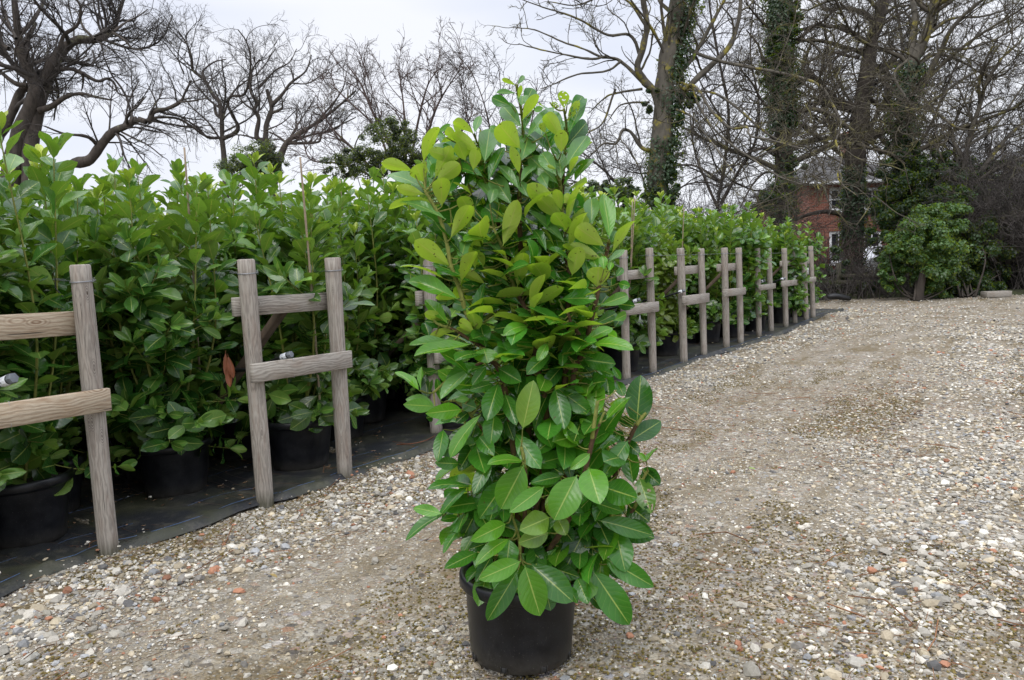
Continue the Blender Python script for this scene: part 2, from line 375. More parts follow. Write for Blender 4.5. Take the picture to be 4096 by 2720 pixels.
# ------------------------------------------------------------------ ground
def ground_material():
    m, t, b, o = new_mat('gravel_ground')
    p = geo_pos(t)
    def cells(scale, seedoff):
        v = t.nodes.new('ShaderNodeTexVoronoi'); v.inputs['Scale'].default_value = scale; v.inputs['Randomness'].default_value = 1
        t.links.new(mapping(t, p, (1, 1, .0), (seedoff, 0, 0)), v.inputs['Vector'])
        s = t.nodes.new('ShaderNodeSeparateColor'); t.links.new(v.outputs['Color'], s.inputs[0])
        c = ramp(t, [(0, (.08, .075, .07)), (.12, (.16, .14, .12)), (.30, (.27, .245, .205)), (.52, (.36, .335, .29)), (.72, (.42, .37, .28)), (.88, (.54, .52, .48)), (.96, (.30, .16, .09)), (1, (.3, .32, .36))], s.outputs[0])
        return c, v.outputs['Distance'], s.outputs[1]
    c1, d1, s1 = cells(70, 0); c2, d2, s2 = cells(28, 5)
    soil = ramp(t, [(.3, (.14, .108, .065)), (.7, (.36, .295, .205))], noise(t, 90, 4, .7, p))
    pr = mapping(t, mapping(t, p, (1, 1, 0), (0, 0, 0), (0, 0, math.radians(35.7))), (1.25, .42, 1), (4, 9, 0))
    big = noise(t, .8, 5, .6, pr); mos = noise(t, 1.9, 7, .72, pr)
    base = mix(t, ramp(t, [(.30, (1, 1, 1)), (.62, (.12, .12, .12))], d1), soil, c1)
    base = mix(t, ramp(t, [(.30, (0, 0, 0)), (.48, (1, 1, 1))], math_(t, 'SUBTRACT', s2, math_(t, 'MULTIPLY', d2, .5))), base, c2)
    base = mix(t, math_(t, 'MULTIPLY', ramp(t, [(.46, (0, 0, 0)), (.62, (1, 1, 1))], mos), .72), base, mix(t, noise(t, 160, 2, .5, p), (.070, .046, .012), (.19, .135, .045)))
    base = mix(t, ramp(t, [(.42, (.0, .0, .0)), (.62, (.35, .35, .35))], big), base, (.32, .28, .22))
    t.links.new(base, b.inputs['Base Color']); b.inputs['Roughness'].default_value = .92; b.inputs['Specular IOR Level'].default_value = .2
    h = math_(t, 'SUBTRACT', math_(t, 'MULTIPLY', noise(t, 55, 4, .7, p), .8), math_(t, 'ADD', d1, math_(t, 'MULTIPLY', d2, .8)))
    bump(t, b, h, .8, .015)
    return m
M_GROUND = ground_material()
g = Geo()
xs = np.concatenate([[-400, -150, -60], np.linspace(-14, 22, 145), [60, 150, 400]]); ys = np.concatenate([[-150, -20, -3], np.linspace(0, 24, 121), [40, 90, 250, 700]])
def hgt(x, y):
    near = np.exp(-((np.clip(x, -14, 22) - x) ** 2)) * np.exp(-((np.clip(y, -1, 22) - y) ** 2))
    return near * (.012 * np.sin(x * 1.9 + 1) * np.cos(y * 1.5) + .010 * np.sin(x * 3.7 + y * 2.3) + .006 * np.sin(x * 7.1 - y * 5.3)) - .012
GX, GY = np.meshgrid(xs, ys); GZ = hgt(GX, GY)
V = np.stack([GX, GY, GZ], -1).reshape(-1, 3); nx, ny = len(xs), len(ys)
i, j = np.meshgrid(np.arange(nx - 1), np.arange(ny - 1)); k = (j * nx + i).ravel()
g.add(V, np.stack([k, k + 1, k + nx + 1, k + nx], -1))
tag(g.build('ground', M_GROUND), 'pale gravel yard with mossy patches and compacted wheel tracks', None, None, 'structure')

# weed-control sheet under the plants
EDGE_PX = [(-420, 1590), (-200, 1470), (0, 1378), (130, 1318), (230, 1283), (340, 1254), (470, 1212), (600, 1163), (700, 1140), (800, 1108), (900, 1075), (990, 1040), (1200, 966), (1330, 920), (1440, 887), (1530, 863), (1620, 829), (1690, 808), (1750, 788), (1810, 768), (1870, 742), (1905, 726), (1947, 715)]
EDGE = np.array([ground(*q)[:2] for q in EDGE_PX])
ed = smooth_line(EDGE, 260)
ed[:, :] += (np.interp(np.arange(260), np.arange(0, 260, 6), RNG.normal(0, .022, 44)))[:, None] * np.array([.7, -.6])
def mat_material():
    m, t, b, o = new_mat('weed_sheet')
    p = geo_pos(t)
    n = noise(t, 1.8, 6, .65, p); n2 = noise(t, 320, 1, .5, mapping(t, p, (1, .15, 1), (0, 0, 0), (0, 0, .85)))
    c = ramp(t, [(.35, (.012, .013, .017)), (.6, (.024, .026, .030))], n2)
    c = mix(t, ramp(t, [(.44, (0, 0, 0)), (.66, (.85, .85, .85))], n), c, (.058, .060, .030))
    c = mix(t, ramp(t, [(.50, (0, 0, 0)), (.68, (.6, .6, .6))], noise(t, 6, 6, .75, p)), c, (.12, .11, .085))
    t.links.new(c, b.inputs['Base Color']); b.inputs['Roughness'].default_value = .55
    bump(t, b, math_(t, 'ADD', n2, noise(t, 5, 3, .5, p)), .25, .01)
    return m
M_MAT = mat_material(); M_BLUE = simple('blue_thread', (.10, .20, .42), .6); M_BROWNTH = simple('brown_thread', (.16, .09, .06), .7)
g = Geo()
DIR = np.array([.583, .812]); PERP = np.array([-.812, .583])       # along the frames / into the bed
K = 16
offs = np.concatenate([[0, .03, .10, .25, .5], np.linspace(1, 16, K - 5)])
V = []
for a in range(260):
    for q, of in enumerate(offs):
        xy = ed[a] + PERP * of
        z = (.020, .026, .016, .010, .010)[q] if q < 5 else .010
        if 1 <= q < 5: z += .016 * math.sin(a * .31 + q * .6) * math.sin(a * .113 + q) + .007 + .006 * math.sin(a * .9 + q * 2)
        if q == 0: z = -.004
        V.append((xy[0], xy[1], z))
i, j = np.meshgrid(np.arange(259), np.arange(K - 1), indexing='ij'); k = (i * K + j).ravel()
g.add(V, np.stack([k, k + K, k + K + 1, k + 1], -1))
for of, mi in ((.085, 1), (.36, 1), (.9, 1)):
    P = np.concatenate([ed + PERP * of + (0.012 * np.sin(np.arange(260) * .13))[:, None] * PERP, np.full((260, 1), .030 if of < .2 else .0165)], 1)
    tubes(g, P, np.full(260, .0011 if of < .2 else .0005), 4, mi=1)
for a in range(6, 255, 5):
    P = np.array([[*(ed[a] + PERP * s + DIR * (.04 * math.sin(s * 5 + a))), .0165 if s > .2 else .029] for s in np.linspace(.02, 1.1, 9)])
    tubes(g, P, np.full(9, .0008), 3, mi=2)
tag(g.build('ground_sheet', [M_MAT, M_BLUE, M_BROWNTH]), 'black woven weed sheet with thin blue threads under the potted laurels', None, None, 'structure')

def in_mat(xy, margin=0.0):
    d = ed[1:] - ed[:-1]; A = ed[:-1]
    out = np.zeros(len(xy), bool)
    for s in range(0, len(xy), 20000):
        q = xy[s:s + 20000]
        dd = ((q[:, None] - A[None, ::4]) ** 2).sum(-1); k_ = dd.argmin(1) * 4
        pv = ((q - A[k_]) @ PERP)
        al = (q[:, 0] - ed[-1, 0]) * DIR[0] + (q[:, 1] - ed[-1, 1]) * DIR[1]
        out[s:s + 20000] = (pv > margin) & (al < .0)
    return out
def edge_dist(xy):
    r = np.zeros(len(xy))
    for s in range(0, len(xy), 20000):
        q = xy[s:s + 20000]; r[s:s + 20000] = np.sqrt(((q[:, None] - ed[None, ::4]) ** 2).sum(-1).min(1))
    return r

# loose stones: angular pebbles lying on the ground
def vnoise(x, y, seed):
    r = np.random.default_rng(seed); o = 0; a = 1
    for k_ in range(4):
        T = r.random((64, 64)); f = 2 ** k_ * .9; u = x * f + 100; v = y * f + 100; i0 = np.floor(u).astype(int); j0 = np.floor(v).astype(int); fu = u - i0; fv = v - j0
        fu = fu * fu * (3 - 2 * fu); fv = fv * fv * (3 - 2 * fv)
        q = T[i0 % 64, j0 % 64] * (1 - fu) * (1 - fv) + T[(i0 + 1) % 64, j0 % 64] * fu * (1 - fv) + T[i0 % 64, (j0 + 1) % 64] * (1 - fu) * fv + T[(i0 + 1) % 64, (j0 + 1) % 64] * fu * fv
        o = o + q * a; a *= .55
    return o / 2.0
def stone_material():
    m, t, b, o = new_mat('stone')
    c = attr(t); n = noise(t, 120, 4, .65, geo_pos(t))
    c = mix(t, ramp(t, [(.3, (.55, .55, .55)), (.7, (.0, .0, .0))], n), c, mix(t, 1, c, (.55, .53, .50), 'MULTIPLY'))
    t.links.new(c, b.inputs['Base Color']); b.inputs['Roughness'].default_value = .85; b.inputs['Specular IOR Level'].default_value = .3
    bump(t, b, n, .5, .003); return m
M_STONE = stone_material()
ph = (1 + 5 ** .5) / 2
ICO = nrm(np.array([(-1, ph, 0), (1, ph, 0), (-1, -ph, 0), (1, -ph, 0), (0, -1, ph), (0, 1, ph), (0, -1, -ph), (0, 1, -ph), (ph, 0, -1), (ph, 0, 1), (-ph, 0, -1), (-ph, 0, 1)], float))
ICOF = np.array([(0, 11, 5), (0, 5, 1), (0, 1, 7), (0, 7, 10), (0, 10, 11), (1, 5, 9), (5, 11, 4), (11, 10, 2), (10, 7, 6), (7, 1, 8), (3, 9, 4), (3, 4, 2), (3, 2, 6), (3, 6, 8), (3, 8, 9), (4, 9, 5), (2, 4, 11), (6, 2, 10), (8, 6, 7), (9, 8, 1)])
PAL = np.array([(.33, .315, .285), (.43, .41, .375), (.54, .52, .48), (.68, .67, .63), (.39, .34, .26), (.30, .31, .33), (.12, .12, .125), (.20, .19, .18), (.34, .17, .11), (.50, .44, .33), (.24, .23, .20)])
PW = np.array([.17, .21, .14, .04, .18, .07, .03, .05, .024, .065, .04]); PW /= PW.sum()
RB = [ground(*q)[:2] for q in ((1900, 1568), (2060, 1420), (2200, 1200), (2260, 1000), (2300, 850), (2330, 750))]
RBs = smooth_line(np.array(RB), 60)
def scatter(y0, y1, dens, smin, smax, power, seed, zone=None):
    r = np.random.default_rng(seed)
    ar = (y1 ** 2 - y0 ** 2) * .70 * 1.12; n = int(ar * dens)
    y = np.sqrt(r.uniform(y0 ** 2, y1 ** 2, n)); x = y * r.uniform(-.72, .72, n)
    xy = np.stack([x, y], -1)
    keep = ~in_mat(xy, .02) & (y < 21.5 + .8 * np.sin(x))
    xy = xy[keep]; x, y = xy.T
    dE = edge_dist(xy); rb = np.concatenate([np.sqrt(((q[:, None] - RBs[None]) ** 2).sum(-1).min(1)) for q in np.array_split(xy, max(1, len(xy) // 20000))])
    pile = np.maximum(np.exp(-(dE - .45) ** 2 / .22), np.exp(-rb ** 2 / (.18 + .012 * y ** 2)))
    nz = vnoise(xy @ PERP * 1.2, xy @ DIR * .40, 3); nz2 = vnoise(x * 2.2 + 7, y * 2.2, 5)
    prob = np.clip(.20 + .8 * pile + 1.5 * (nz - .42), .10, 1) * np.clip(.45 + 1.3 * (nz2 - .3), .25, 1)
    kk = r.random(len(xy)) < prob; xy = xy[kk]; pile = pile[kk]; n = len(xy)
    s = smin + (smax - smin) * r.random(n) ** power * (.45 + .75 * pile)
    return xy, s, n
def stones(name_seed, xy, s, g):
    r = np.random.default_rng(name_seed); n = len(xy)
    D = ICO[None] * (1 + r.uniform(-.28, .28, (n, 12, 1)))
    sc = np.stack([r.uniform(.75, 1.35, n), r.uniform(.65, 1.05, n), r.uniform(.38, .72, n)], -1) * s[:, None] * .5
    V = D * sc[:, None]
    a = r.uniform(0, 6.283, n); ti = r.uniform(-.35, .35, n)
    ct, st = np.cos(ti)[:, None], np.sin(ti)[:, None]; V = np.stack([V[..., 0] * ct - V[..., 2] * st, V[..., 1], V[..., 0] * st + V[..., 2] * ct], -1)
    ca, sa = np.cos(a)[:, None], np.sin(a)[:, None]; V = np.stack([V[..., 0] * ca - V[..., 1] * sa, V[..., 0] * sa + V[..., 1] * ca, V[..., 2]], -1)
    z = hgt(xy[:, 0], xy[:, 1]) + sc[:, 2] * r.uniform(.15, .75, n)
    V += np.concatenate([xy, z[:, None]], 1)[:, None]
    c = PAL[r.choice(len(PAL), n, p=PW)] * r.uniform(.66, 1.3, (n, 1)) * np.array([1.20, 1.18, 1.12])
    F = (ICOF[None] + (np.arange(n) * 12)[:, None, None]).reshape(-1, 3)
    g.add(V.reshape(-1, 3), F, np.repeat(c, 12, 0))
g = Geo()
for k_, (y0, y1, dens, a_, b_, pw) in enumerate(((1.7, 3.4, 9500, .004, .022, 2.4), (1.7, 3.4, 800, .016, .058, 2.4), (3.4, 5.6, 4600, .007, .028, 2.2), (3.4, 5.6, 330, .02, .058, 2.2), (5.6, 9.5, 1500, .012, .038, 2.0), (9.5, 15, 420, .02, .055, 1.6), (15, 21.5, 170, .03, .07, 1.4))):
    xy, s, n = scatter(y0, y1, dens, a_, b_, pw, 11 + k_); stones(31 + k_, xy, s, g)
bx = np.array([ground(*q)[:2] for q in ((100, 1335), (272, 1462), (905, 1535), (865, 1290), (70, 1515), (1690, 1085), (1705, 1390), (1860, 1215), (1735, 1545), (1850, 1365), (2200, 1140), (1960, 1240), (640, 1300), (560, 1440), (1390, 1140))])
stones(55, bx, np.array([.075, .075, .055, .05, .07, .05, .06, .05, .07, .05, .06, .05, .06, .05, .05]), g)
# stones strewn on the sheet near its edge
r_ = np.random.default_rng(5); q = ed[r_.integers(0, 259, 260)] + PERP * (r_.random(260) ** 2.2 * .9)[:, None] + r_.normal(0, .03, (260, 2))
n0 = g.n; stones(77, q, r_.uniform(.008, .026, 260), g); g.v[-1][:, 2] += .028
GRAVEL = tag(g.build('gravel', M_STONE, smooth=False), 'loose grey and white gravel stones strewn over the yard', 'gravel', None, 'stuff')

# moss tufts, pine needles and twigs among the stones
g = Geo(); r_ = np.random.default_rng(9)
n = 110000; y = np.sqrt(r_.uniform(1.7 ** 2, 9 ** 2, n)); x = y * r_.uniform(-.7, .7, n); xy = np.stack([x, y], -1); xy = xy[~in_mat(xy, 0)]
kk = (vnoise(xy @ PERP * 1.5, xy @ DIR * .45, 22) + .25 * vnoise(xy[:, 0] * 9, xy[:, 1] * 9, 23) > .61); xy = xy[kk]; n = len(xy)
D = ICO[None] * (1 + r_.uniform(-.4, .4, (n, 12, 1))) * np.stack([r_.uniform(.002, .0075, n)] * 2 + [r_.uniform(.0015, .004, n)], -1)[:, None]
D += np.concatenate([xy, hgt(*xy.T)[:, None] + .004], 1)[:, None]
c = np.array([(.150, .108, .034)]) * r_.uniform(.6, 1.5, (n, 1)) + np.array([(0, .015, 0)]) * r_.random((n, 1))
g.add(D.reshape(-1, 3), (ICOF[None] + (np.arange(n) * 12)[:, None, None]).reshape(-1, 3), np.repeat(c, 12, 0))
tag(g.build('moss', M_STONE, smooth=False), 'low olive moss growing between the gravel stones', 'moss', None, 'stuff')
g = Geo(); n = 9000; y = np.sqrt(r_.uniform(1.7 ** 2, 8 ** 2, n)); x = y * r_.uniform(-.7, .7, n); a = r_.uniform(0, 6.28, n); ln = r_.uniform(.01, .045, n) * (1 + 2.5 * (r_.random(n) > .97))
ok = ~in_mat(np.stack([x, y], -1), .3) & ((vnoise(x, y, 61) > .45)); x, y, a, ln = x[ok], y[ok], a[ok], ln[ok]; n = len(x)
c0 = np.stack([x, y, hgt(x, y) + r_.uniform(.010, .018, n)], -1); d = np.stack([np.cos(a), np.sin(a), r_.normal(0, .1, n)], -1) * ln[:, None]
P = np.stack([c0 - d, c0 + r_.normal(0, .1, (n, 3)) * ln[:, None], c0 + d], 1)
tubes(g, P, np.repeat((.0006 + .03 * ln ** 1.1)[:, None], 3, 1) * .8, 3, C=np.array([(.20, .10, .05)]) * r_.uniform(.6, 2.0, (n, 1)))
rl = np.random.default_rng(90); nl = 2600; q_ = ed[rl.integers(0, 210, nl)] + PERP * (rl.random(nl) ** .8 * 2.6 + .1)[:, None] + rl.normal(0, .05, (nl, 2)); kk_ = (vnoise(q_[:, 0] * 3, q_[:, 1] * 3, 71) > .40); q_ = q_[kk_]; nl = len(q_)
V_ = ICO[None] * (1 + rl.uniform(-.4, .4, (nl, 12, 1))) * np.stack([rl.uniform(.004, .024, nl), rl.uniform(.003, .009, nl), rl.uniform(.001, .003, nl)], -1)[:, None]; a_ = rl.uniform(0, 6.28, nl)[:, None]
V_ = np.stack([V_[..., 0] * np.cos(a_) - V_[..., 1] * np.sin(a_), V_[..., 0] * np.sin(a_) + V_[..., 1] * np.cos(a_), V_[..., 2] + .017], -1); V_[..., :2] += q_[:, None]
g.add(V_.reshape(-1, 3), (ICOF[None] + (np.arange(nl) * 12)[:, None, None]).reshape(-1, 3), np.repeat(np.array([(.16, .10, .055)]) * rl.uniform(.4, 2.2, (nl, 1)), 12, 0))
tag(g.build('litter', M_STONE), 'brown needles and dry twigs scattered across the gravel', 'litter', None, 'stuff')

# ------------------------------------------------------------------ leaves
def leaves(g, P, A, Nn, Ln, W, C, fold=.25, curl=.4, wave=.12, K=7, M=4, seed=1, holes=None, petiole=.10, obov=1.2):
    """N leaves: P base, A axis, Nn upper-side normal, lengths, widths, colours [N,3]; fold/curl arrays or scalars"""
    r = np.random.default_rng(seed); n = len(P); A = nrm(A); Nn = nrm(Nn - (Nn * A).sum(-1, keepdims=True) * A); S = np.cross(A, Nn)
    t = np.concatenate([[0, .55, .95], np.linspace(1.2, 10, K)]) / 10 if petiole >= .08 else np.linspace(0, 1, K + 1)
    t = np.concatenate([[0], [petiole * .9], petiole + (1 - petiole) * (np.linspace(0, 1, K + 1)[0:] ** .9)])
    k = len(t); u = np.clip((t - petiole) / (1 - petiole), 0, 1)
    ob = np.broadcast_to(obov, (n,)) * r.uniform(.93, 1.07, n)
    uo = u[None] ** ob[:, None]; prof = np.maximum(np.sin(np.pi * np.minimum(uo, .999)), 0) ** .68 * (1 - .06 * u[None])
    prof = np.where(t[None] <= petiole * .95, .05, np.maximum(prof, .035)); prof[:, -1] = .01
    s = np.linspace(-1, 1, M + 1)
    fold = np.broadcast_to(fold, (n,)) * r.uniform(.6, 1.4, n); curl = np.broadcast_to(curl, (n,)) + r.normal(0, .12, n)
    th = curl[:, None] * t[None] ** 1.5; th[:, :] += (r.normal(0, .15, n))[:, None] * np.sin(t * 3)[None]
    dt = np.diff(t, prepend=0); cx = np.cumsum(np.cos(th) * dt[None], 1); cz = -np.cumsum(np.sin(th) * dt[None], 1)
    twist = r.normal(0, .22, n)[:, None] * t[None]
    half = prof * W[:, None] * .5
    f1, p1, f2 = r.uniform(5, 11, n), r.uniform(0, 6.28, n), r.uniform(0, 6.28, n)
    ss = s[None, None]
    lat = half[:, :, None] * ss * np.cos(fold)[:, None, None]
    up = half[:, :, None] * np.abs(ss) ** 1.3 * np.sin(fold)[:, None, None] + (wave * W)[:, None, None] * (np.abs(ss) ** 1.5) * np.sin(f1[:, None, None] * t[None, :, None] + p1[:, None, None] + np.sign(ss) * f2[:, None, None]) * prof[:, :, None]
    up = up + half[:, :, None] * ss * np.sin(twist)[:, :, None]
    # local tangent/normal of the centre line
    tx, tz = np.cos(th), -np.sin(th)
    AL = A[:, None]; NL = Nn[:, None]
    ctr = P[:, None] + (AL * cx[..., None] + NL * cz[..., None]) * Ln[:, None, None]
    nl = NL * tx[..., None] - AL * tz[..., None]
    V = ctr[:, :, None] + S[:, None, None] * lat[..., None] + nl[:, :, None] * up[..., None]
    i = np.arange(k - 1)[:, None]; j = np.arange(M)[None]
    f = np.stack([i * (M + 1) + j, i * (M + 1) + j + 1, (i + 1) * (M + 1) + j + 1, (i + 1) * (M + 1) + j], -1).reshape(-1, 4)
    F = (f[None] + (np.arange(n) * k * (M + 1))[:, None, None]).reshape(-1, 4)
    if holes is not None:
        drop = (r.random((n, len(f))) < holes[:, None]); drop[:, :3 * M] = False; F = F[~drop.reshape(-1)]
    U = np.stack(np.broadcast_arrays((s * .5 + .5)[None, None] + 0 * V[..., 0], t[None, :, None]), -1)
    g.add(V.reshape(-1, 3), F, np.repeat(C, k * (M + 1), 0), U.reshape(-1, 2))

def pot_profile(rt, rb, h, lip=.018):
    return [(0, .006), (rb - .02, .006), (rb - .008, 0), (rb, .006), (rb + .003, .03), (rt - .004, h - .055), (rt - .003, h - .052), (rt + lip * .7, h - .046), (rt + lip, h - .038), (rt + lip, h - .010), (rt + lip * .75, h - .002),
            (rt + lip * .4, h), (rt - .004, h - .001), (rt - .010, h - .008), (rt - .012, h - .06), (rt - .016, h - .09)]

# ---- potted laurels standing on the sheet
GREENS = [np.array(c) for c in ((.032, .115, .016), (.024, .085, .016), (.045, .145, .020), (.070, .175, .030), (.036, .105, .026))]
def make_laurel(seed, height=1.95, pot_r=.215, pot_h=.34, yellow=0.0, spread=.34):
    r = np.random.default_rng(seed); root = empty('potted_laurel')
    g = Geo(); lathe(g, pot_profile(pot_r, pot_r * .80, pot_h), 40); pot = g.build('pot', M_POT, root)
    g = Geo(); lathe(g, [(0, pot_h - .028), (pot_r * .5, pot_h - .034), (pot_r - .015, pot_h - .04)], 24); soil = g.build('soil', M_SOIL, root)
    st = Geo(); lf = Geo(); LP = []; LA = []; LNn = []; LL = []; LW = []; LC = []; LF = []
    axes = []
    ns_ = r.integers(9, 12)
    for s in range(ns_):
        a = r.uniform(0, 6.283); top = height * r.uniform(.78, 1.0) if s else height; rad = spread * r.uniform(.15, 1.0) ** .8
        e = np.array([math.cos(a) * rad, math.sin(a) * rad, top]); b0 = np.array([math.cos(a) * .05, math.sin(a) * .05, pot_h - .05])
        midp = b0 + (e - b0) * .45 + np.array([math.cos(a), math.sin(a), 0]) * rad * .35 + r.normal(0, .03, 3)
        axes.append((smooth_line([b0, midp, e], 14), .009, .003, top))
        for q in range(r.integers(5, 8)):                      # side shoots
            L_ = axes[-1][0] if len(axes[-1][0]) == 14 else axes[0][0]; ii = r.integers(1, 10) if r.random() < .6 else r.integers(1, 4); p0 = L_[ii]; a2 = a + r.normal(0, 1.2); ln = r.uniform(.16, .42)
            up_ = r.uniform(.2, .9) if p0[2] > .7 else r.uniform(-.5, .4)
            d = nrm(np.array([math.cos(a2), math.sin(a2), up_])); p2 = p0 + d * ln; 
            rr = math.hypot(p2[0], p2[1]); lim = .50
            if rr > lim: p2[:2] *= lim / rr
            p1 = (p0 + p2) / 2 + np.array([0, 0, -.03]); p2[2] = max(p2[2], pot_h * .62)
            axes.append((smooth_line([p0, p1, p2], 8), .0045, .002, p2[2]))
    for (L_, r0, r1, tp) in axes:
        tubes(st, L_, np.linspace(r0, r1, len(L_)), 5)
        seg = np.linalg.norm(np.diff(L_, axis=0), axis=1); cum = np.concatenate([[0], np.cumsum(seg)]); tot = cum[-1]
        s0 = .30 * tot if len(L_) == 14 else .15 * tot
        ph0 = r.uniform(0, 6.28); d = s0; kx = 0; main = len(L_) == 14
        newg = (main and r.random() < .5)
        while d < tot:
            p = np.array([np.interp(d, cum, L_[:, c_]) for c_ in range(3)]); i_ = min(len(L_) - 2, int(np.searchsorted(cum, d)) - 1); tn = nrm(L_[i_ + 1] - L_[i_])
            az = ph0 + kx * 2.4; ref = np.array([math.cos(az), math.sin(az), 0]); out = nrm(ref - tn * (ref @ tn))
            frac = d / tot; upn = (1.0 * frac + .15 if main else .55 * frac + .1) + r.normal(0, .18)
            if p[2] < .8: upn -= .35
            A = nrm(out + tn * max(upn, -.6)); nn = nrm(tn - A * (tn @ A) + r.normal(0, .42, 3) + np.array([0, 0, .4]))
            LP.append(p); LA.append(A); LNn.append(nn); l_ = r.uniform(.14, .21) * (1 - .2 * (frac > .93)); LL.append(l_); LW.append(l_ * r.uniform(.44, .58)); LF.append(.15 if p[2] < 1 else .3)
            c = GREENS[r.integers(0, 5)].copy() * r.uniform(.75, 1.2); hh = np.clip((p[2] - .9) / 1.0, 0, 1)
            c = c * (1 - .5 * hh) + np.array([.105, .235, .045]) * .55 * hh
            if r.random() < .10 + .14 * hh: c = np.array([.17, .33, .07]) * r.uniform(.8, 1.2)
            if yellow: c = c * (1 - yellow) + np.array([.30, .37, .06]) * yellow
            LC.append(c); d += r.uniform(.028, .048) * (1 if main else .85); kx += 1
        tn = nrm(L_[-1] - L_[-2])
        for q in range(6 if newg else 4):
            az = ph0 + q * 2.4; ref = np.array([math.cos(az), math.sin(az), 0]); A = nrm(nrm(ref - tn * (ref @ tn)) * r.uniform(.3, .7) + tn)
            LP.append(L_[-1]); LA.append(A); LNn.append(nrm(tn - A * (tn @ A) + r.normal(0, .1, 3))); l_ = r.uniform(.075, .12) if newg else r.uniform(.09, .14)
            LL.append(l_); LW.append(l_ * .40); LF.append(.35); LC.append(np.array([.42, .52, .05]) * r.uniform(.7, 1) if newg else np.array([.11, .24, .045]) * r.uniform(.7, 1.2))
    leaves(lf, np.array(LP), np.array(LA), np.array(LNn), np.array(LL), np.array(LW), np.array(LC), fold=np.array(LF), curl=.35, wave=.085, K=6, M=4, seed=seed)
    stems = st.build('stem', M_STEM, root); fol = lf.build('foliage', M_LEAF_BED, root)
    kids(root, pot, soil, stems, fol); return root

# ------------------------------------------------------------------ wooden frames along the bed
POSTS = dict(A=(184.6, 612.8, 251, 1273), B1=(567, 600, 611, 1157), B2=(767, 596, 796, 1100), C1=(988, 590, 1006, 1003), C2=(1125, 587, 1137, 930), D1=(1437, 578, 1445, 880), D2=(1497, 573, 1506, 862),
             E1=(1569, 573, 1577, 838), E2=(1616, 574, 1623, 822), F1=(1670, 572, 1675, 803), F2=(1703, 572, 1708, 793), G1=(1746, 573, 1750, 778), G2=(1772, 573, 1778, 765),
             H1=(1808, 573, 1812, 755), H2=(1828, 571, 1833, 747), I1=(1853, 569, 1859, 740), I2=(1869, 568, 1875, 735))
PB = {}; PT = {}
for k_, (tx_, ty_, bx_, by_) in POSTS.items():
    b_ = ground(bx_, by_); PB[k_] = b_
    d_ = ray(tx_, ty_)
    # the top lies on that sight line at the height of the post, nearest above its foot
    s_ = b_[1] / d_[1]; PT[k_] = CAM + d_ * s_
A0 = PB['A'] - np.array([DIR[0], DIR[1], 0]) * .78; PB['A0'] = A0; PT['A0'] = PT['A'] + (A0 - PB['A']) + np.array([.01, .02, 0])
print({k_: [round(float(c_), 2) for c_ in v] for k_, v in PT.items()})
def post(g, b_, t_, rad, seed):
    r = np.random.default_rng(seed); d = nrm(t_ - b_)
    zz = np.concatenate([[-.02], np.linspace(.0, 1, 22)]); Ls = np.linalg.norm(t_ - b_)
    P = b_ + d * (zz * Ls)[:, None]; n = 18
    T, A, B = frames(P[None]); a = np.arange(n) / n * 6.283
    rr = rad * (1 + .035 * np.sin(2 * a + r.uniform(0, 6)) + .02 * np.sin(3 * a + r.uniform(0, 6)))[None] * (1 + .02 * np.sin(zz * 9 + r.uniform(0, 6)))[:, None]
    # a drying crack down one side
    ck = r.uniform(0, 6.28); rr -= rad * .05 * np.exp(-((np.angle(np.exp(1j * (a[None] - ck - .3 * zz[:, None])))) / .16) ** 2)
    V = P[:, None] + rr[..., None] * (A[0][:, None] * np.cos(a)[None, :, None] + B[0][:, None] * np.sin(a)[None, :, None])
    top = P[-1] + d * .006; V2 = top + .86 * rr[-1][:, None] * (A[0][-1] * np.cos(a)[:, None] + B[0][-1] * np.sin(a)[:, None])
    V = np.concatenate([V.reshape(-1, 3), V2, [top]]); k = len(zz)
    i = np.arange(k)[:, None]; j = np.arange(n)[None]; j2 = (j + 1) % n
    F = np.stack([i * n + j, i * n + j2, (i + 1) * n + j2, (i + 1) * n + j], -1).reshape(-1, 4)
    uu = np.minimum(a, 6.283 - a) / 6.283
    U = np.concatenate([np.stack(np.broadcast_arrays(uu[None] * 2, (zz * Ls)[:, None]), -1).reshape(-1, 2), np.stack([uu * 2, np.full(n, Ls)], -1), [(0, Ls)]])
    g.add(V, F, None, U); n0 = g.n - len(V)
    tri = np.stack([n0 + k * n + np.arange(n), n0 + k * n + (np.arange(n) + 1) % n, np.full(n, n0 + (k + 1) * n)], -1); g.f.append(tri); g.m.append(np.zeros(n, int))
def board(g, p0, p1, h, th, yaw=None):
    d = nrm(p1 - p0); up = np.array([0, 0, 1.]); yy = nrm(np.cross(up, d)); up = np.cross(d, yy)
    box(g, (p0 + p1) / 2, np.linalg.norm(p1 - p0), th, h, np.array([d, yy, up]), bev=.004)
def isect(px_, py_, plane_p, plane_n):
    d = ray(px_, py_); return CAM + d * (((plane_p - CAM) @ plane_n) / (d @ plane_n))
FR = [('A0', 'A', 'warm brown boards, cut off by the left edge, nearest frame of the bed', True, 1.0),
      ('B1', 'B2', 'grey wooden frame with a knot hole in its upper board, beside the curled brown leaf', False, 1.0),
      ('C1', 'C2', 'grey wooden frame half hidden behind the large potted laurel', False, .96),
      ('D1', 'D2', 'grey wooden frame just right of the large laurel, white strings under its board', False, .92),
      ('E1', 'E2', 'second wooden frame right of the large laurel, its low board stained rusty', False, .9),
      ('F1', 'F2', 'third wooden frame right of the large laurel, plain pale boards', False, .88),
      ('G1', 'G2', 'fourth wooden frame right of the large laurel, leaves covering its left post', False, .86),
      ('H1', 'H2', 'wooden frame second from the far end of the bed', False, .86),
      ('I1', 'I2', 'wooden frame at the far end of the bed with a small white tag', False, .86)]
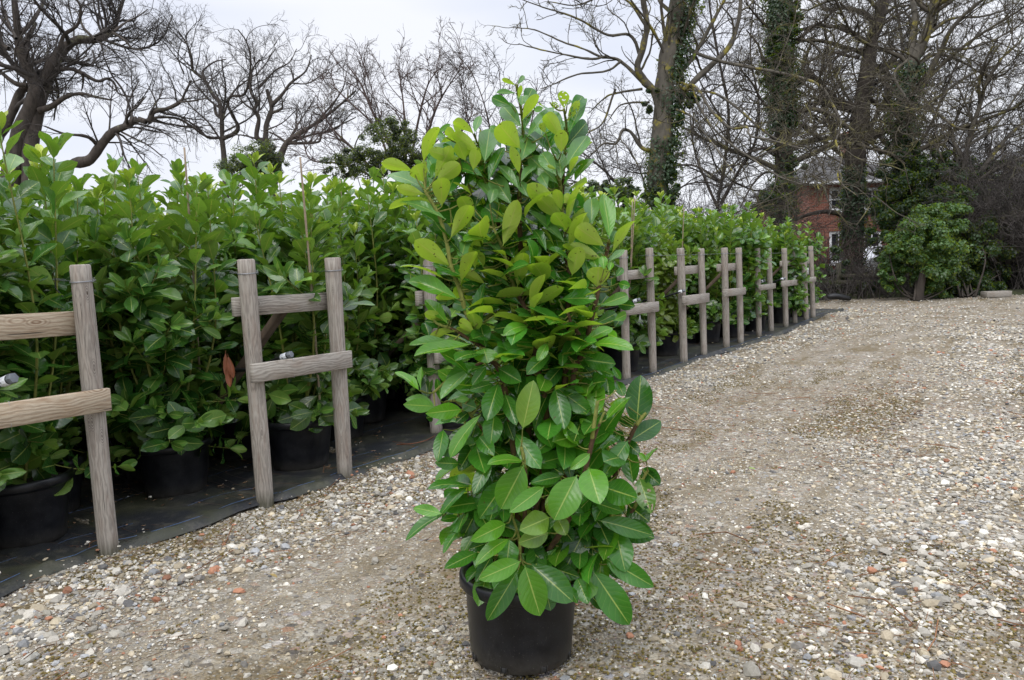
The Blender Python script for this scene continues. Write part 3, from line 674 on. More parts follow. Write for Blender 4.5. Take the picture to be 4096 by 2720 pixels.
# photo positions of the boards: (front board x0,yt,yb, x1,yt,yb), (rear board x0,yt,yb,x1,yt,yb)
BD = {'A': ((-165, 955, 1018, 257, 895, 946), (-160, 735, 797, 215, 715, 770)), 'B2': ((584, 840, 884, 813, 808, 847), (541, 686, 731, 783, 673, 712)),
      'C2': ((1010, 800, 838, 1150, 772, 808), (966, 672, 705, 1140, 660, 690)),
      'D2': ((1445, 703, 728, 1520, 695, 718), (1428, 625, 647, 1500, 620, 641)), 'E2': ((1578, 683, 704, 1636, 675, 697), (1560, 616, 634, 1620, 610, 630)),
      'F2': ((1671, 668, 684, 1720, 662, 679), (1657, 609, 626, 1706, 606, 622)), 'G2': ((1754, 657, 670, 1789, 653, 665), (1742, 606, 618, 1776, 603, 615)),
      'H2': ((1805, 648, 661, 1842, 644, 657), (1802, 602, 614, 1832, 600, 612)), 'I2': ((1862, 641, 651, 1882, 637, 650), (1848, 598, 610, 1874, 596, 607))}
FRAMES = {}
for fi, (ka, kb, lab, warm, rs) in enumerate(FR):
    pa, pb = PB[ka], PB[kb]; c_ = (pa + pb) / 2; root = empty('wooden_frame', (float(c_[0]), float(c_[1]), 0)); O = np.array([c_[0], c_[1], 0])
    rad = .050 * (1.0 if fi < 3 else .95)
    if fi == 0: lab = 'nearest frame, its warm brown boards cut off by the left edge'
    tag(root, lab, 'frame', 'wooden post frames along the edge of the bed')
    for kk in (ka, kb):
        g = Geo(); post(g, PB[kk] - O, PT[kk] - O, rad, fi * 7 + ord(kk[-1])); pst = g.build('post', M_POST, root)
        g = Geo(); d = nrm(PT[kk] - PB[kk]); cc = PT[kk] - O - d * .075
        P = np.array([[cc[0] + math.cos(q) * (rad + .003), cc[1] + math.sin(q) * (rad + .003), cc[2] + .004 * math.sin(q)] for q in np.linspace(0, 6.6, 26)])
        tubes(g, P, np.full(26, .0016), 5); P2 = P.copy(); P2[:, 2] -= .006 + .004 * np.sin(np.linspace(0, 6, 26)); tubes(g, P2, np.full(26, .0016), 5)
        tw = np.array([P[-1] + np.array([.012 * math.cos(q * 2), .006 * math.sin(q * 2), -.012 + .004 * q]) for q in np.linspace(0, 6, 16)]) ; tubes(g, tw, np.full(16, .0013), 4)
        w_ = g.build('wire_wrap', M_WIRE, pst)
    nh = nrm(np.array([pb[1] - pa[1], -(pb[0] - pa[0]), 0])); 
    if nh @ (CAM - c_) < 0: nh = -nh
    fb, rb_ = BD[kb]
    for (x0, yt0, yb0, x1, yt1, yb1), side in ((fb, 1), (rb_, -1)):
        off = rad + .020; pl = c_ + nh * off * side + nh * (.018 if side > 0 else .018)
        q0, q1, q2, q3 = isect(x0, yt0, pl, nh), isect(x1, yt1, pl, nh), isect(x0, yb0, pl, nh), isect(x1, yb1, pl, nh)
        h = ((q0 - q2)[2] + (q1 - q3)[2]) / 2; g = Geo(); p0 = (q0 + q2) / 2 - nh * .018; p1 = (q1 + q3) / 2 - nh * .018
        board(g, p0 - O, p1 - O, h, .036); bo = g.build('board', M_BOARDWARM if warm else M_BOARD, root)
        if side > 0:
            g = Geo()
            for q_, s_ in ((p1, -.035), (p0, .035)):
                g = Geo(); c2 = q_ + nrm(p1 - p0) * s_ + nh * .0175 - O; lathe(g, [(0, 0), (.004, 0), (.0045, .001)], 8)
                V = g.v[-1]; ax_ = np.array([nrm(p1 - p0), np.array([0, 0, 1.]), nh]); g.v[-1] = V @ ax_ + c2; g.build('nail', M_WIRE, bo)
            cm = p0 * .62 + p1 * .38 if fi != 0 else isect(23, 955, pl, nh) - nh * .018
            g = Geo(); hh = h / 2 + .003; Pw = [cm - O + nh * .021 + np.array([0, 0, z_]) for z_ in np.linspace(-hh, hh, 6)]
            Pw = [cm - O - nh * .021 + np.array([0, 0, -hh])] + Pw + [cm - O - nh * .021 + np.array([0, 0, hh]), cm - O - nh * .022 + np.array([0, 0, -hh])]
            tubes(g, np.array(Pw), np.full(len(Pw), .0015), 5); g.build('wire_loop', M_WIRE, root)
            if kb == 'D2':
                g = Geo()
                for z_ in range(7):
                    e_ = cm - O + nh * .02 + np.array([(z_ - 3) * .012, 0, -hh - .10 - .015 * (z_ % 3)]); m_ = cm - O + nh * .02 + np.array([(z_ - 3) * .003, 0, -hh - .05])
                    tubes(g, smooth_line([cm - O + nh * .02 + np.array([0, 0, -hh]), m_, e_], 6), np.full(6, .0012), 3)
                g.build('string', M_WHITE, root)
    # diagonal brace running back from the upper board to the ground
    bt = c_ + np.array([0, 0, 1.17]) - nh * .10; bb = c_ - nh * 1.25 - np.array([DIR[0], DIR[1], 0]) * .25 + np.array([0, 0, .02])
    g = Geo(); d = nrm(bt - bb); yy = nrm(np.cross(d, np.array([0, 0, 1.]))); box(g, (bt + bb) / 2 - O, .07, .045, np.linalg.norm(bt - bb), np.array([yy, np.cross(d, yy), d]), bev=.004)
    g.build('brace', M_BRACE, root)
    FRAMES[kb] = (root, c_, nh, p0, p1)
    if kb == 'I2':
        g = Geo(); q = isect(1863, 625, PB['I1'] + nh * .055, nh) - O; box(g, q, .045, .004, .13, np.array([nrm(pb - pa), nh, [0, 0, 1.]]), bev=.001); g.build('tag', M_WHITEPAINT, root)

# wires running from the posts back over the rows, with a tensioner on each
WPX = {'A': ((70, 637), 'silver'), 'B2': ((655, 627), 'dark'), 'C1': ((905, 612), 'dark')}
wlabs = {'A': 'wire with a bright metal tensioner tied to the post at the left edge', 'B1': 'plain wire leaving the left post of the knot hole frame', 'B2': 'wire with a black tensioner tied to the post beside the bamboo cane', 'C1': 'wire with a tensioner over the dark gap left of the large laurel'}
def back_at(px_, py_, dep): return at(px_, py_, dep)
for kk in ('A', 'B1', 'B2', 'C1', 'D1', 'D2', 'E1', 'E2', 'F1', 'F2', 'G1', 'G2', 'H1', 'I1'):
    rad = .05; d = nrm(PT[kk] - PB[kk]); s0 = PT[kk] - d * .078
    if kk in WPX: far = at(*WPX[kk][0], PT[kk][1] + .55)
    elif kk == 'B1': far = at(500, 625, PT[kk][1] + .4)
    else: far = s0 + np.array([PERP[0], PERP[1], 0]) * 1.2
    dd = nrm(far - s0); a0 = s0 + dd * (rad + .002); end = far + dd * 3.0
    end[2] = far[2] - .02
    root = tag(empty('fence_wire', tuple(float(q) for q in a0)), wlabs.get(kk) or 'thin wire tied to the ' + ('left' if kk[1:] == '1' else 'right') + ' post of the ' + {'D': 'first frame right of the large laurel', 'E': 'second frame right of the large laurel', 'F': 'third frame right of the large laurel', 'G': 'fourth frame right of the large laurel', 'H': 'frame second from the far end', 'I': 'frame at the far end'}[kk[0]], 'wire', 'wires strung from the posts over the rows')
    g = Geo(); P = smooth_line([a0 - a0, (far - a0) * .5 + np.array([0, 0, -.006]), far - a0, end - a0], 24); tubes(g, P, np.full(24, .0017), 5)
    q = np.linspace(0, 1, 40); tw = (far - a0)[None] * (.25 + .25 * q)[:, None] + np.stack([.004 * np.cos(q * 50), 0 * q, .004 * np.sin(q * 50)], -1); tubes(g, tw, np.full(40, .0012), 4)
    g.build('strand', M_WIRE, root)
    if kk in WPX or kk in ('D1', 'E1', 'E2'):
        g = Geo(); ax = np.array([dd, nrm(np.cross([0, 0, 1.], dd)), [0, 0, 1.]]); c2 = far - a0
        box(g, c2, .055, .022, .020, ax, bev=.004); P = np.array([c2 + dd * .02 * math.cos(q_) + np.array([0, 0, .016 * math.sin(q_)]) - dd * .03 for q_ in np.linspace(0, 6.28, 14)]); tubes(g, P, np.full(14, .004), 6)
        box(g, c2 + dd * .035 + np.array([0, 0, .006]), .02, .03, .008, ax, bev=.002)
        g.build('tensioner', M_WIRE if kk in ('A', 'C1') else M_GREYCAP, root)
    if kk == 'A':
        g = Geo(); p_ = at(128, 641, PT[kk][1] + .2) - a0; tubes(g, smooth_line([p_, p_ + np.array([-.005, 0, -.05]), p_ + np.array([.012, 0, -.075]), p_ + np.array([.03, .0, -.10])], 10), np.full(10, .003), 5); g.build('cable_tie', M_PIPE, root)

# irrigation pipe ends with pale caps
for (px_, py_, kb, lab, sc_) in ((17, 877, 'A', 'pipe end with a large white and grey cap at the left edge', 1.15), (659, 821, 'B2', 'pipe end with white and grey cap resting on the board of the knot hole frame', 1.0), (1467, 693, 'D2', 'pipe end with white cap above the board just right of the large laurel', 1.0),
                             (1571, 672, 'E2', 'pipe end with white cap above the rusty stained board', 1.0), (1758, 648, 'G2', 'pipe end with white cap at the fourth frame right of the laurel', 1.0), (1805, 643, 'H2', 'pipe end with white cap at the second frame from the far end', 1.0), (1835, 637, 'I2', 'pipe end with white cap at the far end frame', 1.0)):
    root_, c_, nh, p0, p1 = FRAMES[kb]; pl = c_ + nh * .02
    e = isect(px_, py_, pl, nh); ax_ = nrm(np.array([.30, .1, 0]) + nh * .75 + np.array([0, 0, .28])); R_ = .021 * sc_
    root = tag(empty('irrigation_pipe', tuple(float(q) for q in e)), lab, 'pipe', 'capped irrigation pipes at the row ends')
    g = Geo(); bk = -ax_ * .06; P = smooth_line([-ax_ * .01, bk, bk + np.array([PERP[0], PERP[1], 0]) * .5 + np.array([0, 0, -.10]), np.array([PERP[0] * 2.0, PERP[1] * 2.0, -.12])], 18); tubes(g, P, np.full(18, R_ * .62), 12); g.build('pipe', M_PIPE, root)
    def disc(prof, mat, name, seg=24):
        g = Geo(); lathe(g, prof, seg); ref = nrm(np.cross(ax_, [0, 0, 1.])); ax3 = np.array([ref, np.cross(ax_, ref), ax_]); g.v[-1] = g.v[-1] @ ax3; return g.build(name, mat, root, smooth=False)
    disc([(0, -.035), (R_ * .9, -.035), (R_, -.03), (R_ * 1.05, .0), (R_ * .98, .012), (0, .012)], M_WHITE, 'collar', 12)
    disc([(R_ * .9, .012), (R_ * .98, .014), (R_ * .98, .022), (R_ * .8, .022)], M_PIPE, 'ring')
    disc([(R_ * 1.1, .022), (R_ * 1.12, .026), (R_ * 1.08, .042), (R_ * .98, .047), (0, .049)], M_GREYCAP, 'cap', 6)

# ------------------------------------------------------------------ laurels in the bed
PROT = [make_laurel(100 + k_, height=(1.98, 1.90, 2.04, 1.93, 1.97, 1.88)[k_], yellow=(0, .06, 0, .1, 0, .42)[k_]) for k_ in range(6)]
FRONT = [((135, 1189), 2, 'laurel in a black pot just behind the leftmost post'), ((433, 1141), 0, 'laurel in a black pot in the gap between the two nearest frames'), ((720, 1081), 1, 'laurel whose pot stands inside the knot hole frame'),
         ((812, 1012), 3, 'laurel with a pale yellow lower shoot right of the knot hole frame'), ((1060, 985), 4, 'laurel in a pot behind the left side of the large laurel'), ((1215, 935), 2, 'laurel hidden behind the middle of the large laurel'), ((1330, 900), 0, 'laurel behind the right side of the large laurel'),
         ((1453, 858), 1, 'dark green laurel behind the first frame right of the large laurel'), ((1549, 822), 5, 'yellowish laurel leaning out between the first two frames right of the large laurel'),
         ((1648, 791), 3, 'laurel behind the rusty board frame with its whole black pot in view'), ((1704, 779), 2, 'laurel behind the third frame right of the large laurel'), ((1755, 764), 0, 'laurel behind the fourth frame right of the large laurel'),
         ((1812, 748), 4, 'laurel behind the second frame from the far end'), ((1850, 731), 1, 'last laurel at the far front corner of the bed')]
base0 = PB['A'][:2] + PERP * .55
used = set(); r_ = np.random.default_rng(44); taken = []
def place(k_, loc, rz, sc_, label, group):
    if k_ not in used: o = PROT[k_]; used.add(k_)
    else: o = copy_tree(PROT[k_])
    sc_ *= float(np.interp(np.dot(np.array(loc[:2]) - base0, DIR), [-2, 0, 2, 6, 11, 13], [.97, .99, 1.04, 1.04, 1.03, .98])) * (1.05 if 'rows behind' in group else 1)
    o.location = loc; o.rotation_euler = (r_.normal(0, .015), r_.normal(0, .015), rz); o.scale = (sc_ * r_.uniform(.95, 1.08), sc_ * r_.uniform(.95, 1.08), sc_)
    tag(o, label, 'potted laurel', group); taken.append((loc[0], loc[1])); return o
for (px_, k_, lab) in FRONT:
    p = ground(*px_); p[:2] += PERP * .12
    place(k_, (float(p[0]), float(p[1]), .012), r_.uniform(0, 6.28), float(r_.uniform(.97, 1.03)) , lab, 'potted laurels in the front row of the bed')
base0 = PB['A'][:2] + PERP * .55
for row in range(0, 8):
    for c_ in range(-5, 26):
        p = base0 + DIR * (c_ * .66 + (row % 2) * .33) + PERP * (row * .68) + r_.normal(0, .05, 2)
        if min(math.hypot(p[0] - q[0], p[1] - q[1]) for q in taken) < .52: continue
        al = (p - EDGE[-1]) @ DIR
        if al > -1.5 - row * .3: continue
        if row == 0 and c_ > 0: continue
        if p[1] < 2.6 or p[0] < -1.0 * p[1] - 1.0: continue
        if row > 3 and (c_ < -1 or row > 5): continue
        place(int(r_.choice([0, 1, 2, 3, 4, 5], p=[.2, .2, .18, .18, .16, .08] if c_ < 8 else [.12, .14, .12, .22, .12, .28])), (float(p[0]), float(p[1]), .012), r_.uniform(0, 6.28), float(r_.uniform(.95, 1.05)) * (1 - .02 * (row > 3)), 'green leafy laurel packed in the rows behind the front row', 'potted laurels packed in the rows behind')
# bamboo canes rising out of the plants
for (x0, y0, x1, y1, dep, lab) in ((699, 672, 692, 362, 5.05, 'tall thin cane standing between the posts of the knot hole frame'), (422, 480, 425, 340, 4.9, 'short grey cane tip above the laurels at left'), (1459, 640, 1464, 455, 9.0, 'double cane just right of the large laurel'), (1577, 575, 1577, 480, 11.2, 'thin pale cane above the second frame right of the large laurel'), (787, 520, 784, 415, 7.0, 'cane tip among the laurels right of the tall thin cane')):
    a_, b_ = at(x0, y0, dep), at(x1, y1, dep); low = a_ - (b_ - a_) * ((a_[2] - .25) / (b_[2] - a_[2])); low[1] += .42; g = Geo(); P = smooth_line([low - low, (b_ - low) * .5 + np.array([.006, 0, 0]), b_ - low], 20)
    tubes(g, P, .0085 + .0012 * (np.arange(20) % 5 == 0) - .00012 * np.arange(20), 8, cap=True)
    if x0 == 1459: tubes(g, P + np.linspace(0, 1, 20)[:, None] * np.array([-.05, 0, -.04]) + np.array([.02, 0, 0]), np.full(20, .006), 8, cap=True)
    o = g.build('bamboo_cane', M_CANE); o.location = low; tag(o, lab, 'cane', 'canes among the laurels')
# brown dead leaves on a shoot
g = Geo(); p = at(520, 808, 4.55)
leaves(g, np.array([p, p + [.01, 0, -.02], p + [.0, .01, -.07]]), np.array([[.02, -.1, -1], [.25, -.2, -1], [.12, -.3, -1.]]), np.array([[-.3, -1, .1], [.4, -1, 0], [.2, -1, 0]]), np.array([.17, .15, .15]), np.array([.055, .05, .05]), np.tile([[.17, .055, .022]], (3, 1)), fold=.7, curl=.3, seed=4)
o = g.build('dead_leaf', M_DEADLEAF); tag(o, 'curled reddish brown dead leaf hanging left of the knot hole frame', 'dead leaf')
# leaning hose on the sheet and twig litter
g = Geo(); P = np.array([ground(*q, .02) for q in ((-30, 1190), (0, 1220), (35, 1250), (80, 1253), (107, 1240))]); P[-1, 2] += .03; tubes(g, smooth_line(P, 24), np.full(24, .006), 8, cap=True)
tag(g.build('irrigation_tube', M_PIPE), 'thin black tube curling on the sheet at the left edge', 'tube')
g = Geo(); P = np.array([ground(*q, .03) for q in ((915, 1025), (955, 1028), (985, 1020), (1003, 1004))]); P[1:3, 2] += .02; tubes(g, smooth_line(P, 16), np.linspace(.005, .002, 16), 5)
P = np.array([ground(*q, .03) for q in ((955, 1030), (930, 1022), (905, 1018))]); tubes(g, smooth_line(P, 10), np.linspace(.003, .001, 10), 4)
tag(g.build('fallen_twig', M_DEADLEAF), 'bare forked twig lying on the sheet near the large laurel', 'twig')
g = Geo(); P = np.array([ground(*q, .0) for q in ((2100, 1230), (2112, 1226))]); 
leaves(g, np.array([ground(982, 1075, .02), ground(620, 1323, .02), ground(566, 1298, .02), ground(1725, 1079, .02)]), np.array([[1, .2, 0], [1, -.3, 0], [.5, 1, 0], [1, .1, 0]]), np.array([[0, -.3, 1.]] * 4), np.array([.07, .045, .05, .05]), np.array([.02, .02, .03, .018]), np.array([(.2, .07, .04), (.35, .25, .08), (.3, .1, .06), (.3, .5, .06)]), seed=8)
tag(g.build('leaf_litter', M_LEAF_SMALL), 'a few small fallen leaves lying on the gravel', 'leaf litter', None, 'stuff')

# ------------------------------------------------------------------ the large laurel in the yard
HC = np.array([-.012, 2.70, 0.0]); HD = HC[1]
hero = tag(empty('potted_laurel', tuple(HC)), 'tall glossy green laurel in a black pot standing alone on the gravel', 'potted laurel')
g = Geo(); lathe(g, pot_profile(.203, .180, .305), 96)
# drainage slots round the foot
for a in np.arange(8) / 8 * 6.283 + 4.37:
    c_ = np.array([math.cos(a), math.sin(a), 0]); box(g, c_ * .1808 + np.array([0, 0, .017]), .016, .006, .020, np.array([[-c_[1], c_[0], 0], c_, [0, 0, 1.]]), mi=1, bev=.002)
    for s_ in (-1, 1): box(g, c_ * .1825 + np.array([-c_[1], c_[0], 0]) * s_ * .0105 + np.array([0, 0, .016]), .003, .006, .028, np.array([[-c_[1], c_[0], 0], c_, [0, 0, 1.]]), bev=.001)
TILT = Matrix.Rotation(math.radians(2.2), 4, 'Y')
po = g.build('pot', [M_POT, M_TYRE], hero); po.matrix_local = TILT
g = Geo(); a = np.linspace(0, 6.283, 61)[:-1]; V = [(0, 0, .262)]; F = []
for q in range(1, 13):
    for a_ in a: V.append((.0155 * q * math.cos(a_), .0155 * q * math.sin(a_), .258 - .00 * q + .008 * math.sin(a_ * 5 + q) * math.sin(q * 1.7)))
V = np.array(V); k = 60
g.add(V[:1 + k * 12], np.array([[1 + q * k + i, 1 + q * k + (i + 1) % k, 1 + (q + 1) * k + (i + 1) % k, 1 + (q + 1) * k + i] for q in range(11) for i in range(k)])); g.f.append(np.array([[0, 1 + i, 1 + (i + 1) % k] for i in range(k)])); g.m.append(np.zeros(k, int))
so_ = g.build('soil', M_SOIL, hero); so_.matrix_local = TILT
g = Geo(); r_ = np.random.default_rng(3); n = 500; a_ = r_.uniform(0, 6.283, n); q_ = r_.uniform(.03, .185, n)
D = ICO[None] * np.stack([r_.uniform(.004, .011, n)] * 2 + [r_.uniform(.003, .006, n)], -1)[:, None] + np.stack([q_ * np.cos(a_), q_ * np.sin(a_), np.full(n, .262)], -1)[:, None]
g.add(D.reshape(-1, 3), (ICOF[None] + (np.arange(n) * 12)[:, None, None]).reshape(-1, 3)); mo = g.build('moss_tuft', M_MOSS, so_)

CROPS = {1: (1500, 280, .3827), 2: (2000, 280, .3827), 3: (1560, 800, .3827), 4: (2060, 800, .3827), 5: (1560, 1350, .3827), 6: (2060, 1350, .3827), 7: (1600, 1880, .6696), 8: (2060, 1880, .6696)}
# one leaf each: foot x, y, tip x, y, breadth, side seen (T top / U underside) + tone; read off crops of the photo
LV = {
1: "400,1060,70,945,125,Uy;505,965,650,620,125,Uy;505,1170,430,1000,180,Uy;545,1245,155,1155,100,Tl;520,1300,265,1235,110,Uy;650,1425,190,1400,75,Uy;740,1560,295,1410,105,Tl;700,1425,690,1135,190,Uy;625,1130,775,835,150,Uy;640,1160,855,1000,165,Uy;945,950,860,745,130,Un;1100,870,850,675,125,Uy;960,745,708,765,60,Uy;860,700,740,620,95,Uy;1035,670,820,515,95,Uy;890,690,850,570,75,Uy;1042,660,1088,465,85,Tl;745,705,620,640,65,Tl;640,660,760,585,55,Tl;1145,970,1200,603,215,Tl;880,920,550,775,80,Tn;870,930,590,850,120,Un;1130,1115,780,955,105,Tn;1185,1155,1352,865,110,Tn;1025,1050,1055,850,120,Uy;1430,1410,1255,1145,205,Tl;1360,1590,1150,1430,190,Tn;1505,1245,1305,1040,100,Tl;1520,825,1285,555,235,Uy;1535,600,1335,375,175,Tl;1430,380,1248,300,115,Tn;1510,1085,1430,830,100,Uy;1300,1400,1100,1180,115,Tl;1470,160,1330,88,50,Uy;1490,155,1560,52,50,Tl;1500,300,1525,165,50,Uy;1480,245,1285,240,45,Tl;1045,1540,900,1330,150,Un;1330,700,1235,615,80,Tl;1010,1300,835,1160,45,Un;600,1300,560,1130,80,Tn;840,1090,800,1010,90,Uy;1200,1400,1240,1260,110,Tl;540,960,480,1010,60,Un",
2: "235,525,385,272,92,Uy;250,640,310,420,85,Tn;262,350,335,200,140,Tn;225,375,240,260,110,Tl;285,700,542,408,120,Tl;225,945,300,690,200,Tl;325,1140,335,775,185,Td;215,1180,362,970,95,Tl;240,1310,5,1040,80,Tl;655,720,500,485,155,Uy;670,600,430,365,75,Tl;670,405,662,213,115,Uh;700,545,808,345,85,Uh;740,445,865,270,130,Tn;715,650,912,402,105,Tn;690,800,895,560,150,Td;640,865,640,648,135,Uy;690,1000,905,685,165,Tl;605,1190,352,945,165,Tl;590,1100,450,885,150,Tl;640,1150,615,858,145,Tl;655,1210,860,1035,55,Tn;730,1080,800,895,70,Uy;520,860,375,680,70,Td;445,700,540,652,40,Tn;645,1500,352,1245,185,Uy;640,1470,590,1260,100,Uy;665,1395,735,1320,105,Uy;715,1568,905,1210,85,Uy;720,1540,790,1350,90,Td;475,660,430,560,70,Un;260,1560,385,1150,80,Un;585,1035,500,1000,40,Uy;540,800,600,880,60,Tn;350,420,440,400,60,Tl;520,340,600,380,60,Uh;700,370,730,300,70,Th;300,1330,220,1190,110,Tl;430,1350,330,1200,120,Tn;500,1230,420,1080,110,Tl",
3: "630,405,822,72,165,Uy;640,695,300,450,200,Uy;742,865,862,490,150,Uy;890,720,905,435,105,Uy;735,640,800,408,180,Tl;1180,480,1320,50,165,Uy;1190,240,1000,75,200,Tn;1178,590,870,272,120,Tl;1350,450,1220,285,80,Tn;1300,610,1200,430,140,Tn;1400,705,1530,488,150,Tl;1332,910,1390,590,155,Uy;1405,935,1430,700,150,Tn;1390,960,1568,830,85,Tb;1265,915,843,762,70,Tl;1235,850,950,690,90,Uy;1372,1100,955,885,130,Tn;1000,880,750,760,105,Ud;570,825,132,765,35,Uy;710,1035,235,880,150,Tb;690,1030,460,985,90,Un;608,1300,385,1078,110,Tb;932,1385,1032,910,140,Tn;915,1370,870,1130,115,Tn;600,1295,385,1270,115,Td;620,1250,385,1190,110,Un;885,1385,665,1375,70,Uy;890,1390,750,1275,110,Uy;700,1370,428,1445,65,Un;655,1470,240,1515,85,Tl;1430,1290,1110,1235,65,Un;1455,1310,1190,1455,105,Tb;1560,1465,1215,1500,110,Tn;1400,1300,1080,1350,150,Td;1480,1205,1568,960,75,Uy;1150,1140,1030,1100,85,Tn;870,1130,680,1080,130,Tn;1000,1540,950,1310,180,Tn;945,900,755,880,95,Td;960,990,780,930,100,Td;1270,1150,1100,1060,110,Td;600,700,510,630,70,Tn;420,1450,370,1300,110,Td;1260,760,1130,640,120,Td;1100,560,960,500,150,Td;640,1260,520,1050,90,Td",
4: "985,405,955,-60,155,Tb;800,245,800,0,165,Tl;520,445,185,130,110,Tl;515,335,240,70,110,Tl;525,675,250,330,55,Tn;520,600,425,380,75,Tl;570,520,740,160,120,Uy;560,285,640,0,60,Uy;490,205,270,-20,160,Uy;940,485,625,265,190,Uy;910,625,640,500,140,Un;595,790,660,530,170,Uy;1010,560,1280,310,85,Un;980,645,1130,520,80,Tl;865,920,870,735,235,Uy;870,745,810,600,100,Tb;930,725,920,608,90,Tb;985,745,1005,660,70,Tb;810,1080,460,850,150,Tb;640,1005,450,965,75,Tn;720,890,680,650,150,Td;1050,805,1130,710,75,Tn;895,1100,1150,1005,130,Tb;1060,1085,1235,1105,110,Td;1080,870,1190,900,90,Tn;1000,935,1010,830,90,Td;680,1315,895,1070,110,Tb;560,1300,130,1150,40,Ub;730,1315,340,1255,100,Tn;640,1275,380,1185,105,Tn;620,1420,215,1370,95,Tn;715,1480,978,1365,120,Tb;970,1400,1085,1445,110,Tb;800,1520,1200,1542,110,Tb;840,1295,1050,1190,130,Tn;1030,1260,1155,1200,90,Tb;605,1200,850,905,22,Uy;190,1215,335,835,65,Uy;215,1185,430,920,110,Tn;95,960,310,795,75,Tb;490,830,200,700,100,Tn;460,830,210,740,55,Tl;300,1500,0,1480,110,Tn;930,560,800,470,85,Tn;870,1130,960,1000,150,Td;1040,1330,1100,1250,100,Td;390,890,230,640,120,Td;480,690,360,620,90,Td;330,540,190,330,90,Tn;240,600,160,400,90,Td;700,560,520,480,80,Un;1000,450,1050,340,70,Tn;780,820,740,650,100,Tn;900,560,960,470,90,Td;620,900,470,760,110,Tn",
5: "850,65,320,280,130,Tb;1040,290,615,440,80,Tn;860,320,545,580,110,Tl;1010,300,880,470,105,Tn;980,110,1020,255,230,Tb;1130,320,1390,475,190,Tn;1130,480,1015,855,215,Tn;1080,480,848,545,110,Tn;1205,590,1312,895,150,Tn;1385,960,1490,492,235,Ty;750,750,375,795,160,Tb;465,700,145,640,150,Tl;470,720,150,700,140,Tl;530,665,490,450,85,Tn;305,555,75,370,90,Tb;322,550,340,330,30,Tb;950,805,700,1240,105,Tb;1090,800,1055,1090,195,Tn;930,1035,1090,1235,160,Tn;910,740,770,690,130,Tn;830,640,700,650,60,Tl;770,1085,505,1180,210,Td;560,960,500,1280,140,Tn;720,1320,510,1310,130,Tn;890,1100,730,1375,170,Td;1390,1285,1035,1362,105,Tb;1370,1265,1100,1170,110,Td;1065,1260,880,1580,130,Tn;1210,850,1290,1060,110,Td;1130,1250,1050,1350,90,Td;850,420,790,480,60,Tn;660,840,540,870,60,Tn;1240,600,1300,750,120,Td;820,780,700,880,100,Td;1000,640,900,560,100,Td;1330,1100,1150,1000,120,Td;450,830,380,840,90,Td;900,900,860,1040,110,Td",
6: "420,520,505,905,215,Tn;430,520,760,770,180,Tn;360,560,225,935,140,Td;840,840,850,462,190,Tb;950,860,1198,650,110,Tb;810,1195,1155,775,165,Tn;1270,925,1312,435,270,Td;1185,1090,1515,880,190,Td;1265,925,1100,850,110,Td;130,1275,532,930,165,Tn;140,1345,585,1225,175,Tn;660,1130,528,885,140,Tb;785,1215,605,1355,110,Tb;862,990,700,868,85,Tb;1180,1078,965,1400,180,Tn;1235,1535,1180,1180,185,Tn;1370,1295,1470,1120,65,Tb;1375,1300,1310,1215,55,Tb;1300,1440,1505,1510,170,Td;490,1450,205,1515,120,Tn;340,60,245,225,105,Tb;380,160,140,395,125,Tn;500,290,280,545,140,Td;710,230,1012,270,180,Tn;1010,290,1100,435,65,Tn;880,330,1020,390,80,Tn;960,425,980,582,145,Tn;1060,450,1138,610,110,Tn;510,130,490,285,100,Tn;490,285,650,140,110,Tn;700,280,830,435,100,Td;600,790,830,975,150,Td;1150,1080,1290,1210,120,Td;540,1250,580,1450,110,Td;350,1330,520,1440,110,Td;1040,980,1120,1090,120,Td;700,1230,640,1400,100,Td;920,1250,860,1120,110,Td;250,900,330,1100,110,Td;760,580,880,480,90,Td;80,330,20,600,120,Td;620,1000,760,1160,120,Td",
7: "740,-30,610,218,180,Tb;862,100,672,240,98,Tb;430,98,183,152,55,Tn;405,98,215,245,65,Tn;480,130,262,275,78,Td;255,265,43,392,55,Tn;250,262,102,235,65,Tb;352,355,270,490,42,Tn;490,180,385,385,110,Td;560,-30,440,135,105,Td;645,50,490,270,140,Tn;635,320,418,425,105,Tb;655,410,465,545,75,Tb;655,415,640,547,120,Tn;462,490,275,592,78,Tn;722,545,498,642,110,Tb;705,600,535,877,120,Tn;745,570,832,855,172,Tb;895,282,708,362,140,Ty;890,375,725,430,110,Ty;550,510,460,660,75,Td;370,330,308,360,55,Tn;510,440,425,470,70,Td;760,460,850,545,130,Td;600,560,560,700,90,Td;700,640,670,740,90,Td;340,280,240,300,45,Tn;640,300,520,260,90,Td",
8: "370,30,245,275,182,Tb;440,-15,505,198,168,Tb;525,100,722,165,150,Tn;270,50,118,75,78,Tn;200,150,240,275,80,Ty;255,290,300,380,95,Ty;330,212,398,315,88,Tn;400,190,505,330,95,Td;480,195,630,245,75,Tn;438,320,300,592,150,Td;460,400,468,600,88,Td;500,310,560,445,115,Td;500,300,800,372,105,Tn;670,205,790,300,125,Td;620,330,812,400,140,Td;602,365,655,592,150,Tn;530,520,803,682,120,Tn;465,600,662,893,170,Tn;370,640,432,788,98,Tn;100,565,322,765,165,Tn;210,580,362,632,88,Td;320,690,370,790,55,Tn;190,735,210,828,88,Tn;742,45,805,235,115,Th;760,-10,862,82,92,Td;430,720,520,825,60,Td;60,450,170,545,120,Td;190,470,220,580,80,Td;270,330,340,420,90,Td;560,560,640,640,80,Td;400,560,330,640,70,Td"}
TONE = {'y': (.175, .320, .045), 'l': (.140, .310, .090), 'b': (.110, .310, .026), 'n': (.052, .195, .022), 'd': (.026, .112, .016), 'h': (.10, .22, .04)}
